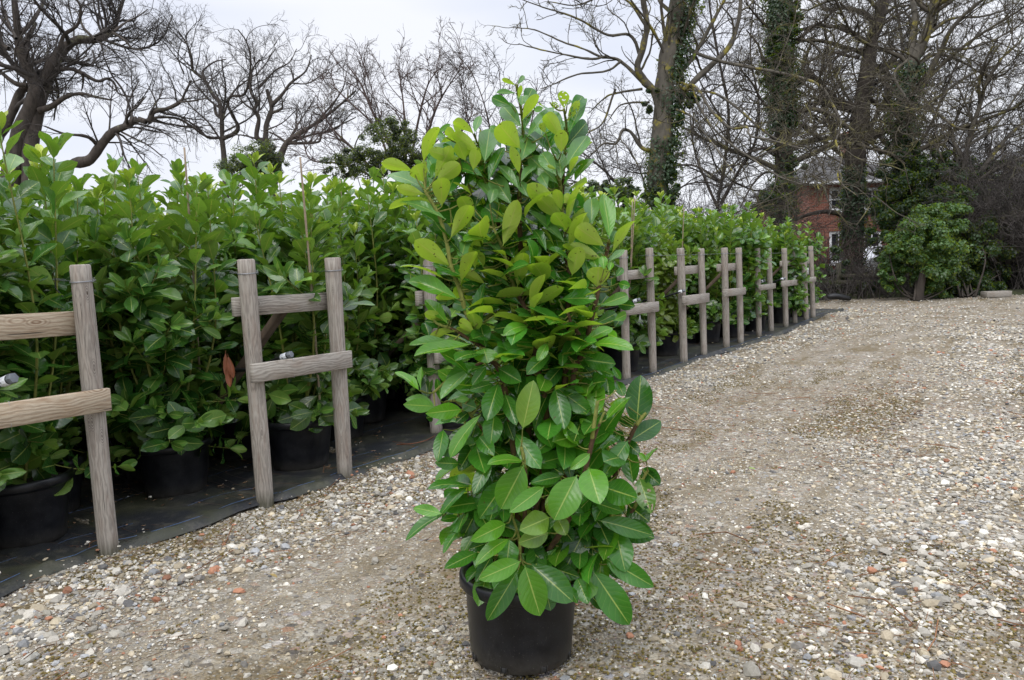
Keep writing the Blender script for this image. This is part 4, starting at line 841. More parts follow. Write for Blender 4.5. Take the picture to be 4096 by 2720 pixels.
DEP = {'y': -.07, 'l': -.05, 'b': -.12, 'n': -.03, 'd': .04, 'h': -.04}
r_ = np.random.default_rng(12)
def to2361(cn, x, y): ox, oy, s = CROPS[cn]; return (ox + x * s) / KS, (oy + y * s) / KS
AXX, PXM = 1196.0, 667.0
HP, HA, HN, HL, HW, HCc, HH, HO, HF, HK, HFEET = [], [], [], [], [], [], [], [], [], [], []
for cn, s_ in LV.items():
    for it in s_.split(';'):
        q = it.split(','); bx, by, tx, ty, wd = map(float, q[:5]); side, tone = q[5]
        B = to2361(cn, bx, by); T = to2361(cn, tx, ty)
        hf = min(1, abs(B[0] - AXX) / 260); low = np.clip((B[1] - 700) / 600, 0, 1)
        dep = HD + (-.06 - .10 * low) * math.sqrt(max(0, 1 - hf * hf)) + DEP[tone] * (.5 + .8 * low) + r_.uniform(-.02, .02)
        p0 = at(*B, dep); p1 = at(*T, dep); l = np.linalg.norm(p1 - p0)
        L_ = max(l * 1.02, min(.155, l * 1.22)); view = nrm(p0 - CAM)
        down = 1 if T[1] > B[1] - 6 else -1
        sg = down * (1 if side == 'T' else -1)
        dz = math.sqrt(max(0, L_ * L_ - l * l)) * sg
        tgt = CAM + (p1 - CAM) * (1 - dz / np.linalg.norm(p1 - CAM)); L_ = np.linalg.norm(tgt - p0)
        A = nrm(tgt - p0); W = wd * CROPS[cn][2] / KS / (1801 / dep)
        n0 = nrm(-(view - (view @ A) * A)); Wn = max(W * 1.04, .36 * L_) if wd > 60 or cn > 6 else max(W * 1.04, .30 * L_)
        rho = math.acos(min(1, W * 1.04 / Wn)) * (1 if r_.random() < .5 else -1)
        # a leaf held up to the sky: prefer the roll that lifts its upper side
        up_ = np.array([0, 0, 1.]); sd_ = np.cross(A, n0); sgn = 1 if side == 'T' else -1
        if (sgn * sd_ * math.sin(abs(rho)))[2] < 0: rho = -abs(rho)
        else: rho = abs(rho)
        Nv = (n0 * math.cos(rho) + sd_ * math.sin(rho)) * sgn
        cu = r_.uniform(.15, .75); a_ = cu * .4; A2 = A * math.cos(a_) + Nv * math.sin(a_); N2 = Nv * math.cos(a_) - A * math.sin(a_)
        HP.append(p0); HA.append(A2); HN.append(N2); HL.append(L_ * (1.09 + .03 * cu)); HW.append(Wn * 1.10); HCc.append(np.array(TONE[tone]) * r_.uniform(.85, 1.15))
        HH.append(.16 if tone == 'h' else 0); HO.append(1.25 if B[1] < 900 else 1.02); HF.append(.36 if B[1] < 900 else .24); HK.append(cu)
        HFEET.append((B, dep, p0))
HST = {  # main stems, photo positions on a 2361-wide frame, foot first; radius at foot and top in metres
 'a': ([(1215, 1330), (1300, 1120), (1318, 950), (1324, 855), (1352, 800)], .011, .009), 'b': ([(1352, 800), (1335, 772), (1318, 745), (1308, 720)], .008, .006),
 'c': ([(1352, 800), (1362, 745), (1377, 682), (1380, 655)], .009, .006), 'd': ([(1345, 815), (1372, 700), (1395, 600), (1405, 555)], .009, .006),
 'e': ([(1195, 1330), (1190, 1100), (1160, 880), (1131, 828), (1108, 793), (1092, 755), (1073, 715), (1062, 674), (1048, 635), (1038, 604), (1030, 560), (1015, 505), (995, 465), (980, 440)], .011, .0055),
 'f': ([(1062, 672), (1072, 590), (1050, 550), (1042, 530)], .006, .005),
 'g': ([(1210, 1330), (1260, 1000), (1240, 850), (1222, 740), (1205, 698), (1188, 667), (1172, 622), (1158, 571), (1139, 527)], .011, .005),
 'h': ([(1205, 1330), (1220, 900), (1205, 640), (1200, 570), (1198, 510), (1197, 470), (1199, 400), (1201, 350), (1206, 300), (1198, 230), (1190, 195)], .012, .004),
 'i': ([(1220, 1330), (1300, 900), (1310, 640), (1306, 590), (1302, 530), (1296, 498), (1293, 445), (1288, 402), (1284, 370)], .012, .0055),
 'j': ([(1296, 490), (1300, 380), (1306, 300), (1300, 250)], .006, .004), 'k': ([(1240, 900), (1180, 620), (1133, 468), (1122, 415), (1104, 355), (1108, 300)], .008, .004), 'l': ([(1150, 700), (1100, 520), (1085, 445), (1072, 400)], .007, .004),
 'm': ([(1200, 1320), (1212, 1150), (1209, 1070), (1202, 1030)], .009, .006), 'n': ([(1230, 1320), (1320, 1180), (1360, 1040), (1368, 990), (1378, 925)], .010, .006), 'o': ([(1360, 1040), (1385, 970), (1394, 950)], .005, .0035),
 'p': ([(1240, 1320), (1390, 1150), (1452, 1010), (1478, 965), (1490, 952)], .010, .005), 'q': ([(1250, 1320), (1440, 1200), (1480, 1110), (1494, 1085)], .009, .004), 'r': ([(1205, 1320), (1200, 1290), (1196, 1240), (1178, 1180)], .007, .004),
 's': ([(1240, 1320), (1370, 1290), (1400, 1240), (1415, 1160)], .009, .005), 't': ([(1190, 1320), (1110, 1180), (1050, 1170), (1018, 1165)], .007, .004), 'u': ([(1195, 1320), (1130, 1130), (1085, 1060), (1070, 960)], .008, .004), 'v': ([(1131, 828), (1080, 850), (1040, 870), (1000, 905)], .006, .004),
 'w': ([(1106, 798), (1050, 762), (1012, 748), (1000, 739)], .006, .004), 'x': ([(1190, 1100), (1120, 1000), (1060, 930), (1030, 925)], .007, .004)}
SG = Geo(); SGB = Geo(); SPTS = []
for k_, (pts, ra, rb) in HST.items():
    n_ = len(pts); Z = []
    for i_, (x_, y_) in enumerate(pts):
        t_ = np.clip((1330 - y_) / 500, 0, 1); off = {'e': -.07, 'g': -.06, 'h': 0.0, 'i': -.02, 'm': -.17, 'n': -.20, 'r': -.16, 'c': -.08, 'b': -.08, 'a': -.05, 's': -.10, 'd': -.02, 'o': -.20, 'k': .05, 'l': .06, 't': -.04, 'p': -.03, 'q': -.02, 'u': .0, 'v': -.09, 'w': -.08, 'x': -.06}.get(k_, 0)
        if k_ in 'bcofjvw' or i_ > 0: z_ = HD + off
        else: z_ = HD + off * .15
        Z.append(at(x_, y_, z_))
    P = smooth_line(Z, 8 * n_); 
    R_ = np.linspace(ra, rb, len(P)) * (1 + .06 * np.sin(np.arange(len(P)) * 1.3))
    brown = k_ in 'abcdghi' or k_ in 'pmn'
    kk = int(len(P) * (.62 if brown else .42))
    if k_ in 'abcd': kk = len(P) - 2
    tubes(SGB, P[:kk + 1], R_[:kk + 1], 10); tubes(SG, P[kk:], R_[kk:], 10, cap=True)
    SPTS.append(P)
SPTS = np.concatenate(SPTS); HPa = np.array(HP)
# stalks joining every leaf foot to the nearest stem
STK = []
for B, dep, p0 in HFEET:
    d_ = SPTS - p0; cost = np.linalg.norm(d_, axis=1) + .35 * np.maximum(0, d_[:, 2] + .01); i_ = cost.argmin(); q0 = SPTS[i_]
    if np.linalg.norm(q0 - p0) > .006:
        m_ = (q0 + p0) / 2 + np.array([0, 0, -.10 * np.linalg.norm(q0 - p0)]); STK.append(smooth_line([q0, m_, p0], 6))
STK = np.array(STK); tubes(SG, STK, np.tile(np.linspace(.0032, .0018, 6), (len(STK), 1)), 6)
# further leaves deeper in and behind, held on the same stems
n = 1250; SY = [300, 400, 500, 600, 700, 800, 900, 1000, 1100, 1200, 1300, 1380]
yy = 330 + 1050 * r_.random(n) ** .75; x0 = np.interp(yy, SY, [1160, 970, 1010, 1065, 1085, 1090, 1090, 1090, 1090, 1070, 1120, 1160]); x1 = np.interp(yy, SY, [1330, 1320, 1350, 1370, 1380, 1380, 1430, 1440, 1450, 1450, 1440, 1390])
P = np.array([at(x0_ + (x1_ - x0_) * u_, y_, HD + v_) for x0_, x1_, y_, u_, v_ in zip(x0, x1, yy, r_.random(n), r_.uniform(-.12, .22, n) * np.clip((yy - 300) / 400, .3, 1))]); P = P[P[:, 2] > .34]; n = len(P)
a_ = r_.uniform(0, 6.283, n); hi = np.clip((P[:, 2] - .5) / 1.2, 0, 1)
A = np.stack([np.cos(a_) * .75, np.abs(np.sin(a_)) * .9 + .15, -.35 + 1.4 * hi + r_.normal(0, .3, n)], -1); A[:, 1] *= np.where(r_.random(n) < .45, -1, 1) * (P[:, 2] < 1.5) + (P[:, 2] >= 1.5); A[:, 0] -= .9 * np.clip((P[:, 0] - HC[0]) / .3, -1, 1) * (np.abs(P[:, 0] - HC[0]) > .24)
Nn = np.tile([[0, -.25, 1.]], (n, 1)) + r_.normal(0, .35, (n, 3)); L_ = r_.uniform(.13, .175, n)
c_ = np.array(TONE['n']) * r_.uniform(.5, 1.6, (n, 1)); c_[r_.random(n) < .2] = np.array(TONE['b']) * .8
lf = Geo()
leaves(lf, P, A, Nn, L_, L_ * r_.uniform(.42, .52, n), c_, fold=.22, curl=.4, wave=.05, K=6, M=4, seed=5)
d_ = np.array([SPTS[((SPTS - p) ** 2).sum(1).argmin()] for p in P]); lnk = np.stack([d_, (d_ + P) / 2 + [0, 0, -.008], P], 1); tubes(SG, lnk, np.full((n, 3), .0022), 5)
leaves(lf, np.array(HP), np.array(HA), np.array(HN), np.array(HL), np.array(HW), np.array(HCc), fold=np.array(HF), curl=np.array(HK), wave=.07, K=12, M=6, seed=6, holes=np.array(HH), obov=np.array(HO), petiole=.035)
inv = np.eye(4); inv[:3, 3] = -HC
SG.build('stem', M_STEM, hero, matrix=inv); SGB.build('stem', M_BROWNSTEM, hero, matrix=inv); lf.build('foliage', M_LEAF, hero, matrix=inv)
# ------------------------------------------------------------------ bare trees, ivy, bushes behind the yard
def resample(P, R, k):
    t = np.linspace(0, 1, len(P)); T = np.linspace(0, 1, k); return np.stack([np.interp(T, t, P[:, c]) for c in range(3)], 1), np.interp(T, t, R)
def kidsof(PP, RR, r, dens, ang, ratio, lmin, lmax, K, wander, up, rr=.55, tmin=.15, rmin=.004, taper=.35, cap=None, grav=0.0):
    n, k, _ = PP.shape; seg = np.linalg.norm(np.diff(PP, axis=1), axis=-1); Lp = seg.sum(1)
    m = np.maximum(1, r.poisson(np.maximum(dens * Lp, .5)))
    if cap and m.sum() > cap: m = np.maximum(0, np.round(m * cap / m.sum() + r.uniform(-.5, .5, n)).astype(int))
    pi = np.repeat(np.arange(n), m); N_ = len(pi); t = tmin + (1 - tmin) * r.random(N_) ** .8; f = t * (k - 1); i = np.minimum(f.astype(int), k - 2); u = (f - i)[:, None]
    p0 = PP[pi, i] * (1 - u) + PP[pi, i + 1] * u; tn = nrm(PP[pi, i + 1] - PP[pi, i]); rp = RR[pi, i] * (1 - u[:, 0]) + RR[pi, i + 1] * u[:, 0]
    rv = r.normal(0, 1, (N_, 3)) + np.array([0, 0, .5 * up]); pr = nrm(rv - tn * (rv * tn).sum(-1, keepdims=True)); a = np.clip(r.normal(ang, .22, N_), .2, 1.7)[:, None]
    d = nrm(tn * np.cos(a) + pr * np.sin(a)); ln = np.clip(ratio * Lp[pi] * (1.15 - .65 * t) * r.uniform(.55, 1.35, N_), lmin, lmax)
    r0 = np.maximum(np.minimum(rp * rr, .022 * ln + .004), rmin); P = [p0]; st = (ln / (K - 1))[:, None]; dr = r.normal(0, 1, (N_, 3))
    for s in range(K - 1):
        dr = .55 * dr + r.normal(0, 1, (N_, 3)); d = nrm(d + wander * dr + np.array([0, 0, up * .06 - grav * s / K])); P.append(P[-1] + d * st)
    R = r0[:, None] * np.linspace(1, taper, K)[None]
    return np.stack(P, 1), np.maximum(R, rmin * .75)
def bare_tree(name, label, limbs, depth, seed, cat='tree', group=None, mats=None, lv=None, dzs=1.6, base=None, wob=.0, low=None, thin=1.0):
    """limbs: (photo points from the foot outward, breadth in photo px at foot and end [, depth drift in m])"""
    r = np.random.default_rng(seed); pxm = 1801 / depth; L0 = []
    for q, lm in enumerate(limbs):
        pts, ra, rb = lm[:3]; dz = lm[3] if len(lm) > 3 else (r.uniform(-dzs, dzs) if q else 0); d0 = lm[4] if len(lm) > 4 else 0
        n_ = len(pts); P = [at(x, y, depth + d0 + (dz - d0) * (i_ / (n_ - 1)) ** 1.3) for i_, (x, y) in enumerate(pts)]
        P = smooth_line(P, max(14, 5 * n_)); R = np.linspace(ra ** .8, rb ** .8, len(P)) ** 1.25 / 2 / pxm * thin
        if wob: P[1:] += np.cumsum(r.normal(0, wob, (len(P) - 1, 3)), 0) * .5
        R = R * (1 + .09 * np.interp(np.arange(len(P)), np.arange(0, len(P), 2), r.normal(0, 1, (len(P) + 1) // 2)))
        L0.append((P, R))
    foot = L0[0][0][0].copy(); F0 = foot.copy(); F0[2] = 0
    root = tag(empty(name, tuple(F0)), label, cat, group)
    inv = np.eye(4); inv[:3, 3] = -F0
    g = Geo()
    for (P, R) in L0: tubes(g, P, R, 12)
    P, R = L0[0]
    if P[0][2] > .05:
        dn = P[0] - (P[2] - P[0]) * .3; tubes(g, smooth_line([np.array([dn[0], dn[1], -.1]), (np.array([dn[0], dn[1], 0]) + P[0]) / 2, P[0]], 8), np.linspace(R[0] * 1.25, R[0], 8), 12)
    mt = mats or (M_OAK, M_TWIG)
    g.build('trunk', mt[0], root, matrix=inv)
    PP, RR = zip(*[resample(P, R, 16) for P, R in L0]); PP, RR = np.array(PP), np.array(RR)
    lv = lv or OAKLV; g = Geo()
    src = (PP, RR)
    for li, kw in enumerate(lv):
        kw = dict(kw); frm = kw.pop('also', None)
        S_, R_ = src
        Pn, Rn = kidsof(S_, R_, r, **kw)
        if frm is not None:
            f2 = dict(kw); f2.update(frm); P2, R2 = kidsof(PP, RR, r, **f2)
            if P2.shape[1] == Pn.shape[1]: Pn = np.concatenate([Pn, P2]); Rn = np.concatenate([Rn, R2])
        if low:
            kp = (Pn[:, 0, 2] > low[0]) | (r.random(len(Pn)) < low[1]); kp &= (Pn[:, -1, 2] > low[0] - .8) | (r.random(len(Pn)) < low[1] * 1.5); Pn, Rn = Pn[kp], Rn[kp]
        tubes(g, Pn, Rn, 5 if li == 0 else 3); src = (Pn, Rn)
    g.build('crown', mt[1], root, matrix=inv)
    return root, L0, inv
OAKLV = [dict(dens=1.3, ang=.85, ratio=.45, lmin=.9, lmax=4.4, K=9, wander=.20, up=.5, rr=.5, rmin=.018), dict(dens=3.2, ang=.8, ratio=.5, lmin=.5, lmax=2.3, K=7, wander=.24, up=.5, rmin=.010, also=dict(dens=1.2, lmax=1.8)),
         dict(dens=5.0, ang=.75, ratio=.55, lmin=.3, lmax=1.2, K=5, wander=.25, up=.3, rmin=.0075, cap=11000), dict(dens=6.5, ang=.65, ratio=.55, lmin=.16, lmax=.55, K=4, wander=.22, up=.3, rmin=.0055, cap=42000)]
SPARSE = [dict(dens=1.7, ang=.8, ratio=.45, lmin=.7, lmax=2.8, K=9, wander=.17, up=.6, rr=.5, rmin=.014), dict(dens=3.0, ang=.7, ratio=.5, lmin=.35, lmax=1.5, K=6, wander=.22, up=.5, rmin=.009),
          dict(dens=4.2, ang=.65, ratio=.5, lmin=.22, lmax=.9, K=5, wander=.22, up=.4, rmin=.0065, cap=10000), dict(dens=4.5, ang=.6, ratio=.5, lmin=.12, lmax=.42, K=3, wander=.2, up=.3, rmin=.005, cap=30000)]
THORN = [dict(dens=2.4, ang=.6, ratio=.5, lmin=.4, lmax=1.7, K=8, wander=.15, up=.5, rr=.6, rmin=.010, grav=.14), dict(dens=6.5, ang=.6, ratio=.5, lmin=.3, lmax=1.2, K=6, wander=.17, up=.4, rmin=.007, grav=.10, cap=8000),
         dict(dens=7.0, ang=.6, ratio=.5, lmin=.14, lmax=.55, K=4, wander=.18, up=.3, rmin=.005, cap=42000)]
def c1(*p): return [(x * .3420, y * .3420) for x, y in p]                    # points read off a crop of the upper left
def c3(*p): return [(1556.3 + x * .3418, y * .3418) for x, y in p]           # and of the upper right
def c2(*p): return [(749.3 + x * .3419, y * .3419) for x, y in p]            # and of the upper middle

OAK1 = [dict(q) for q in OAKLV]; OAK1[0].update(dens=1.2, wander=.13, rmin=.014); OAK1[1].update(dens=3.2, wander=.13, rmin=.008); OAK1[2].update(wander=.12, dens=6, cap=14000, rmin=.006); OAK1[3].update(wander=.10, rmin=.0038, cap=60000)
bare_tree('oak_tree', 'huge bare oak at the left edge with several thick leaning limbs', [
    (c1((70, 1250), (110, 980), (190, 770), (240, 620), (215, 520), (160, 400), (125, 250), (110, 120), (90, -60)), 58, 16),
    (c1((190, 1250), (210, 960), (270, 640), (330, 480), (410, 350), (520, 270), (640, 270), (720, 240), (770, 200), (800, 100), (850, -60)), 52, 8),
    (c1((-60, 1000), (20, 870), (90, 740), (140, 620), (215, 560), (120, 470), (30, 350), (0, 240), (-30, 100)), 36, 10),
    (c1((215, 560), (185, 420), (180, 280), (240, 160)), 26, 12), (c1((265, 745), (350, 715), (450, 650), (550, 632), (650, 655), (755, 675)), 20, 5),
    (c1((370, 470), (500, 470), (650, 545), (720, 530), (770, 560), (800, 630), (880, 650)), 14, 4), (c1((405, 350), (430, 240), (520, 170), (545, 60), (500, -30)), 15, 5), (c1((150, 220), (220, 140), (270, 60), (310, -20)), 15, 8),
    (c1((-80, 400), (0, 480), (100, 560), (185, 575)), 10, 16), (c1((640, 265), (560, 180), (540, 80), (580, -20)), 9, 4), (c1((560, 500), (560, 560), (550, 610)), 8, 4), (c1((760, 220), (840, 270), (900, 330), (1000, 340)), 8, 3),
    (c1((770, 210), (850, 150), (930, 110), (1000, 60)), 8, 3), (c1((230, 430), (330, 380), (420, 300)), 12, 6), (c1((60, 330), (-40, 250), (-100, 100)), 14, 6), (c1((10, 20), (60, 160), (110, 260)), 6, 10), (c1((900, 660), (820, 640), (720, 560)), 2, 5)], 29, 1, dzs=2.2, lv=OAK1, thin=.72)
bare_tree('oak_tree', 'low thick bare oak limb arching up to the right beside the huge oak', [
    (c1((430, 1300), (470, 1120), (600, 1080), (680, 980), (760, 890), (860, 845), (920, 805), (1005, 820), (1035, 755), (1130, 732), (1215, 685), (1250, 620), (1290, 540)), 32, 5),
    (c1((1015, 800), (1090, 790), (1200, 800), (1290, 850), (1370, 910), (1450, 930)), 8, 5), (c1((660, 990), (620, 940), (560, 915), (430, 900), (300, 850)), 12, 4), (c1((660, 960), (620, 860), (590, 780), (560, 690)), 6, 2), (c1((1060, 740), (1040, 660), (990, 560)), 5, 2),
    (c1((1200, 690), (1300, 680), (1400, 660)), 6, 3), (c1((820, 890), (900, 930), (1000, 980), (1100, 1060)), 6, 3), (c1((1030, 800), (1120, 830), (1250, 860)), 5, 2), (c1((720, 960), (860, 970), (980, 1040)), 5, 2)], 27, 2, dzs=1.6, lv=OAK1, thin=.8)
OAK2 = [dict(q) for q in OAKLV]; OAK2[0].update(lmax=2.8, dens=1.3, wander=.13, rmin=.014); OAK2[1].update(dens=3.2, wander=.13, rmin=.008, lmax=1.9); OAK2[2].update(wander=.12, dens=6, cap=12000, rmin=.006); OAK2[3].update(wander=.10, rmin=.0038, cap=46000)
bare_tree('oak_tree', 'bare pollarded oak whose crooked trunk bends left above the laurels', [
    (c1((1520, 1300), (1510, 1060), (1498, 940), (1495, 800), (1480, 690), (1435, 640), (1380, 540), (1300, 470), (1290, 380), (1255, 290), (1205, 215)), 17, 3.5),
    (c1((1500, 935), (1580, 900), (1605, 855), (1570, 780), (1535, 700), (1560, 650), (1640, 640), (1675, 560), (1690, 400), (1660, 280), (1605, 200)), 13, 3), (c1((1505, 800), (1460, 770), (1440, 690)), 12, 6), (c1((1500, 930), (1400, 925), (1330, 860), (1240, 800), (1120, 740)), 9, 3),
    (c1((1380, 540), (1370, 480), (1440, 420), (1520, 400)), 7, 3), (c1((1500, 800), (1560, 640), (1640, 560), (1760, 470), (1860, 320)), 6, 2), (c1((1240, 500), (1200, 380), (1230, 260)), 4, 2)], 31, 3, lv=OAK2, dzs=1.5, thin=.82)
bare_tree('oak_tree', 'pair of stubby bare oak trunks side by side, one cut off flat at the top', [
    (c1((1830, 1300), (1780, 990), (1730, 920), (1745, 800), (1715, 740), (1735, 690), (1690, 620), (1700, 480), (1750, 400)), 17, 3.5), (c1((1790, 990), (1795, 850), (1830, 730), (1800, 605)), 16, 11, .5),
    (c1((1825, 715), (1900, 640), (1960, 560), (2060, 480), (2100, 370)), 11, 3), (c1((1835, 760), (1900, 730), (1900, 660)), 8, 3), (c1((1715, 745), (1650, 700), (1600, 640)), 6, 3), (c1((1740, 600), (1850, 480), (1950, 420), (2000, 330)), 6, 2), (c1((1960, 560), (2080, 560), (2200, 480)), 5, 2), (c1((1790, 880), (1900, 830), (2000, 740)), 5, 2)], 30, 4, lv=OAK2, dzs=1.5, thin=.85)
bare_tree('leaning_tree', 'leaning bare tree spreading right over the dark evergreens', [
    (c1((1840, 1300), (1885, 1080), (1935, 960), (2000, 912), (2100, 850), (2200, 780), (2300, 700), (2400, 610)), 19, 5), (c1((1935, 965), (2050, 965), (2150, 955), (2170, 900), (2260, 860), (2400, 790)), 9, 3), (c1((2100, 850), (2180, 800), (2110, 750), (2150, 720)), 4, 2), (c1((2150, 810), (2300, 620), (2340, 470)), 6, 2),
    (c1((1930, 960), (1840, 900), (1760, 880)), 6, 2)], 28, 5, lv=OAK2, dzs=1.2, thin=.85)
bare_tree('hawthorn_tree', 'dense twiggy hawthorn rising behind the laurels left of the large laurel', [
    ([(925, 470), (900, 340), (860, 260), (830, 190), (800, 150)], 9, 2), ([(930, 460), (935, 330), (930, 240), (920, 165)], 9, 2), ([(945, 460), (980, 330), (1010, 240), (1060, 160)], 9, 2), ([(915, 460), (830, 360), (770, 300), (730, 240)], 9, 2), ([(950, 460), (1020, 360), (1080, 280), (1090, 240)], 8, 2),
    ([(935, 450), (960, 300), (985, 200), (1010, 160)], 7, 2), ([(900, 430), (800, 380), (720, 370), (700, 330)], 6, 2), ([(905, 400), (870, 300), (800, 230), (760, 190)], 6, 2), ([(960, 420), (1040, 330), (1100, 330)], 6, 2)], 24, 6, cat='tree', mats=(M_TWIGRED, M_TWIGRED), lv=THORN, dzs=1.3)
bare_tree('young_tree', 'thin upright bare saplings just left of the top of the large laurel', [
    ([(1150, 520), (1140, 400), (1130, 300), (1110, 220), (1080, 150)], 6, 1.5), ([(1160, 520), (1170, 380), (1160, 280), (1150, 150)], 6, 1.5), ([(1145, 500), (1120, 380), (1080, 280), (1060, 180)], 5, 1.5), ([(1165, 500), (1200, 380), (1230, 260), (1240, 180)], 5, 1.5), ([(1170, 500), (1260, 380), (1330, 330)], 5, 1.5)], 27, 7, mats=(M_TWIGRED, M_TWIG), lv=THORN[:2] + [dict(THORN[2], dens=3.0)], dzs=1)
R1, R1L, R1I = bare_tree('ivy_tree', 'tall tree with ivy on its right flank and wide bare boughs reaching left', [
    ([(1545, 620), (1530, 490), (1515, 420), (1528, 300), (1530, 200), (1545, 100), (1562, 0), (1578, -90)], 52, 36), (c2((2260, 760), (2220, 620), (2150, 530), (2115, 440), (2150, 330), (2185, 180), (2165, 0), (2150, -80)), 19, 11),
    (c2((2190, 600), (2080, 490), (1980, 400), (1880, 380), (1760, 330), (1620, 290), (1450, 215), (1320, 200)), 9, 2), (c2((2130, 380), (2060, 240), (1900, 240), (1750, 160), (1640, 110), (1480, 60), (1300, 0)), 8, 2), (c2((2180, 200), (2050, 20), (1900, -40), (1700, 30), (1500, 0)), 7, 2),
    (c2((2230, 1010), (2140, 1000), (2060, 890), (2000, 870), (1960, 960), (1870, 965), (1740, 1090), (1680, 1130)), 11, 2), (c2((2140, 600), (2000, 620), (1900, 640), (1820, 700), (1760, 750)), 6, 2), (c2((2000, 410), (1900, 480), (1700, 500), (1560, 560), (1450, 600)), 6, 2), (c2((1900, 380), (1780, 400), (1600, 370), (1400, 330), (1310, 300)), 6, 2),
    ([(1540, 200), (1600, 130), (1640, 60), (1690, -30)], 12, 6), ([(1545, 150), (1500, 60), (1440, -20)], 8, 4), (c3((0, 740), (100, 580), (350, 350), (430, 180), (460, -20)), 16, 8), (c2((1960, 600), (1880, 820), (1760, 900), (1650, 980)), 5, 2), (c2((2190, 690), (2000, 700), (1900, 820)), 5, 2),
    (c3((-60, 480), (60, 600), (110, 570), (170, 620), (240, 740), (300, 800), (380, 860), (470, 850), (500, 910), (650, 940), (860, 1000)), 8, 3, -4), (c3((-60, 720), (60, 760), (130, 800), (200, 900), (280, 1010), (400, 1180)), 6, 2, -4), (c3((-30, 540), (110, 590), (150, 700), (260, 880), (400, 1000), (560, 1110), (700, 1200), (850, 1250)), 6, 2, -5),
    (c3((60, 330), (350, 430), (640, 480), (900, 540), (1000, 600), (1080, 740), (1120, 850), (1080, 960), (1130, 1060), (1100, 1200), (1240, 1320)), 8, 2, -5), (c3((20, 600), (300, 640), (600, 880), (760, 960), (900, 1000), (1000, 1150), (940, 1200), (960, 1280)), 6, 2, -5)], 23.5, 8, mats=(M_LICHEN, M_TWIGL), lv=SPARSE, dzs=1.5, wob=.012)
OAK3 = [dict(q) for q in OAKLV]; OAK3[1].update(wander=.17); OAK3[2].update(cap=7500, wander=.17); OAK3[3].update(cap=24000, rmin=.0045, wander=.14)
R2, R2L, R2I = bare_tree('ivy_tree', 'straight trunk thickly wrapped in dark green ivy from the top downwards', [
    ([(1775, 690), (1795, 560), (1808, 430), (1805, 300), (1800, 180), (1797, 60), (1795, -90)], 44, 30), (c3((780, 900), (700, 760), (600, 700), (520, 560), (440, 470)), 8, 3), (c3((820, 300), (900, 200), (1000, 140), (1080, 60)), 8, 3), (c3((700, 460), (600, 400), (560, 300), (480, 200)), 8, 3), (c3((750, 560), (850, 480), (900, 420), (1050, 340)), 9, 4),
    (c3((720, 1060), (600, 1000), (450, 1060), (330, 1200)), 8, 3), (c3((700, 960), (560, 860), (400, 860), (250, 920)), 6, 3), (c3((740, 1200), (620, 1160), (520, 1250), (440, 1400)), 7, 3), (c3((660, 220), (560, 120), (480, 20)), 7, 3)], 26.5, 10, mats=(M_OAK, M_TWIGL), dzs=2, low=(3.6, .12), lv=OAK3)
R3, R3L, R3I = bare_tree('oak_tree', 'massive dark bare oak standing in front of the brick house', [
    (c3((1205, 1850), (1205, 1568), (1215, 1300), (1225, 1050), (1250, 800), (1275, 600), (1290, 450), (1320, 280), (1370, 100), (1400, -120)), 48, 24), (c3((1215, 740), (1120, 690), (1040, 640), (950, 520), (865, 470), (890, 350), (950, 240)), 22, 6), (c3((1190, 740), (1080, 720), (980, 690), (870, 700)), 14, 6), (c3((1290, 970), (1350, 920), (1440, 870), (1530, 850), (1640, 780)), 18, 8),
    (c3((1190, 1010), (1120, 930), (1030, 920), (900, 940), (790, 1000), (700, 1080)), 18, 5), (c3((1300, 660), (1400, 730), (1450, 740), (1520, 690)), 13, 6), (c3((1320, 470), (1440, 420), (1560, 330), (1680, 330)), 14, 6), (c3((1350, 160), (1250, 80), (1120, 60), (1010, 70), (940, 0)), 13, 5), (c3((1290, 280), (1180, 220), (1080, 180), (950, 180), (840, 200)), 14, 5),
    (c3((1390, 60), (1450, 0), (1500, -60)), 14, 8), (c3((1280, 590), (1380, 540), (1460, 500)), 12, 6), (c3((1060, 350), (1130, 370), (1240, 380)), 6, 8), (c3((1200, 1480), (1060, 1430), (930, 1440), (780, 1500), (700, 1560)), 14, 4), (c3((1210, 800), (1120, 820), (1000, 820)), 9, 4), (c3((1330, 330), (1200, 330), (1000, 370)), 8, 4)], 28.5, 11, dzs=2.5, wob=.02, low=(4.2, .10), lv=OAK3, mats=(M_OAK, M_TWIGL))
R4, R4L, R4I = bare_tree('lichen_tree', 'many stemmed tree with yellow green lichen, ivy round its lower trunk', [
    (c3((1560, 1850), (1545, 1400), (1540, 1100), (1545, 850), (1570, 650), (1610, 430), (1690, 240), (1740, 60), (1760, -80)), 30, 16), (c3((1600, 460), (1600, 300), (1620, 120), (1590, -60)), 20, 12), (c3((1640, 640), (1720, 480), (1800, 330), (1850, 220), (1960, 90), (2100, -20)), 14, 6), (c3((1640, 440), (1740, 370), (1850, 380), (1960, 430), (2100, 520)), 9, 3),
    (c3((1560, 740), (1680, 720), (1820, 620), (2000, 500), (2200, 430)), 9, 4), (c3((1700, 240), (1800, 160), (1900, 120), (2080, 110), (2250, 60)), 8, 3), (c3((1620, 700), (1760, 760), (1900, 860), (2050, 880)), 8, 4), (c3((1560, 900), (1480, 760), (1400, 640)), 8, 4), (c3((1820, 330), (1960, 330), (2150, 270), (2354, 150)), 6, 3), (c3((1750, 60), (1850, -20), (1950, -80)), 9, 5), (c3((1580, 400), (1480, 500), (1560, 660), (1680, 800), (1800, 860)), 7, 2, -3), (c3((1570, 600), (1610, 640), (1700, 680), (1780, 800)), 5, 2, -3), (c3((1560, 720), (1580, 820), (1520, 880)), 5, 2, -3)], 25, 12, mats=(M_LICHEN, M_TWIGL), dzs=2, low=(3.8, .12))
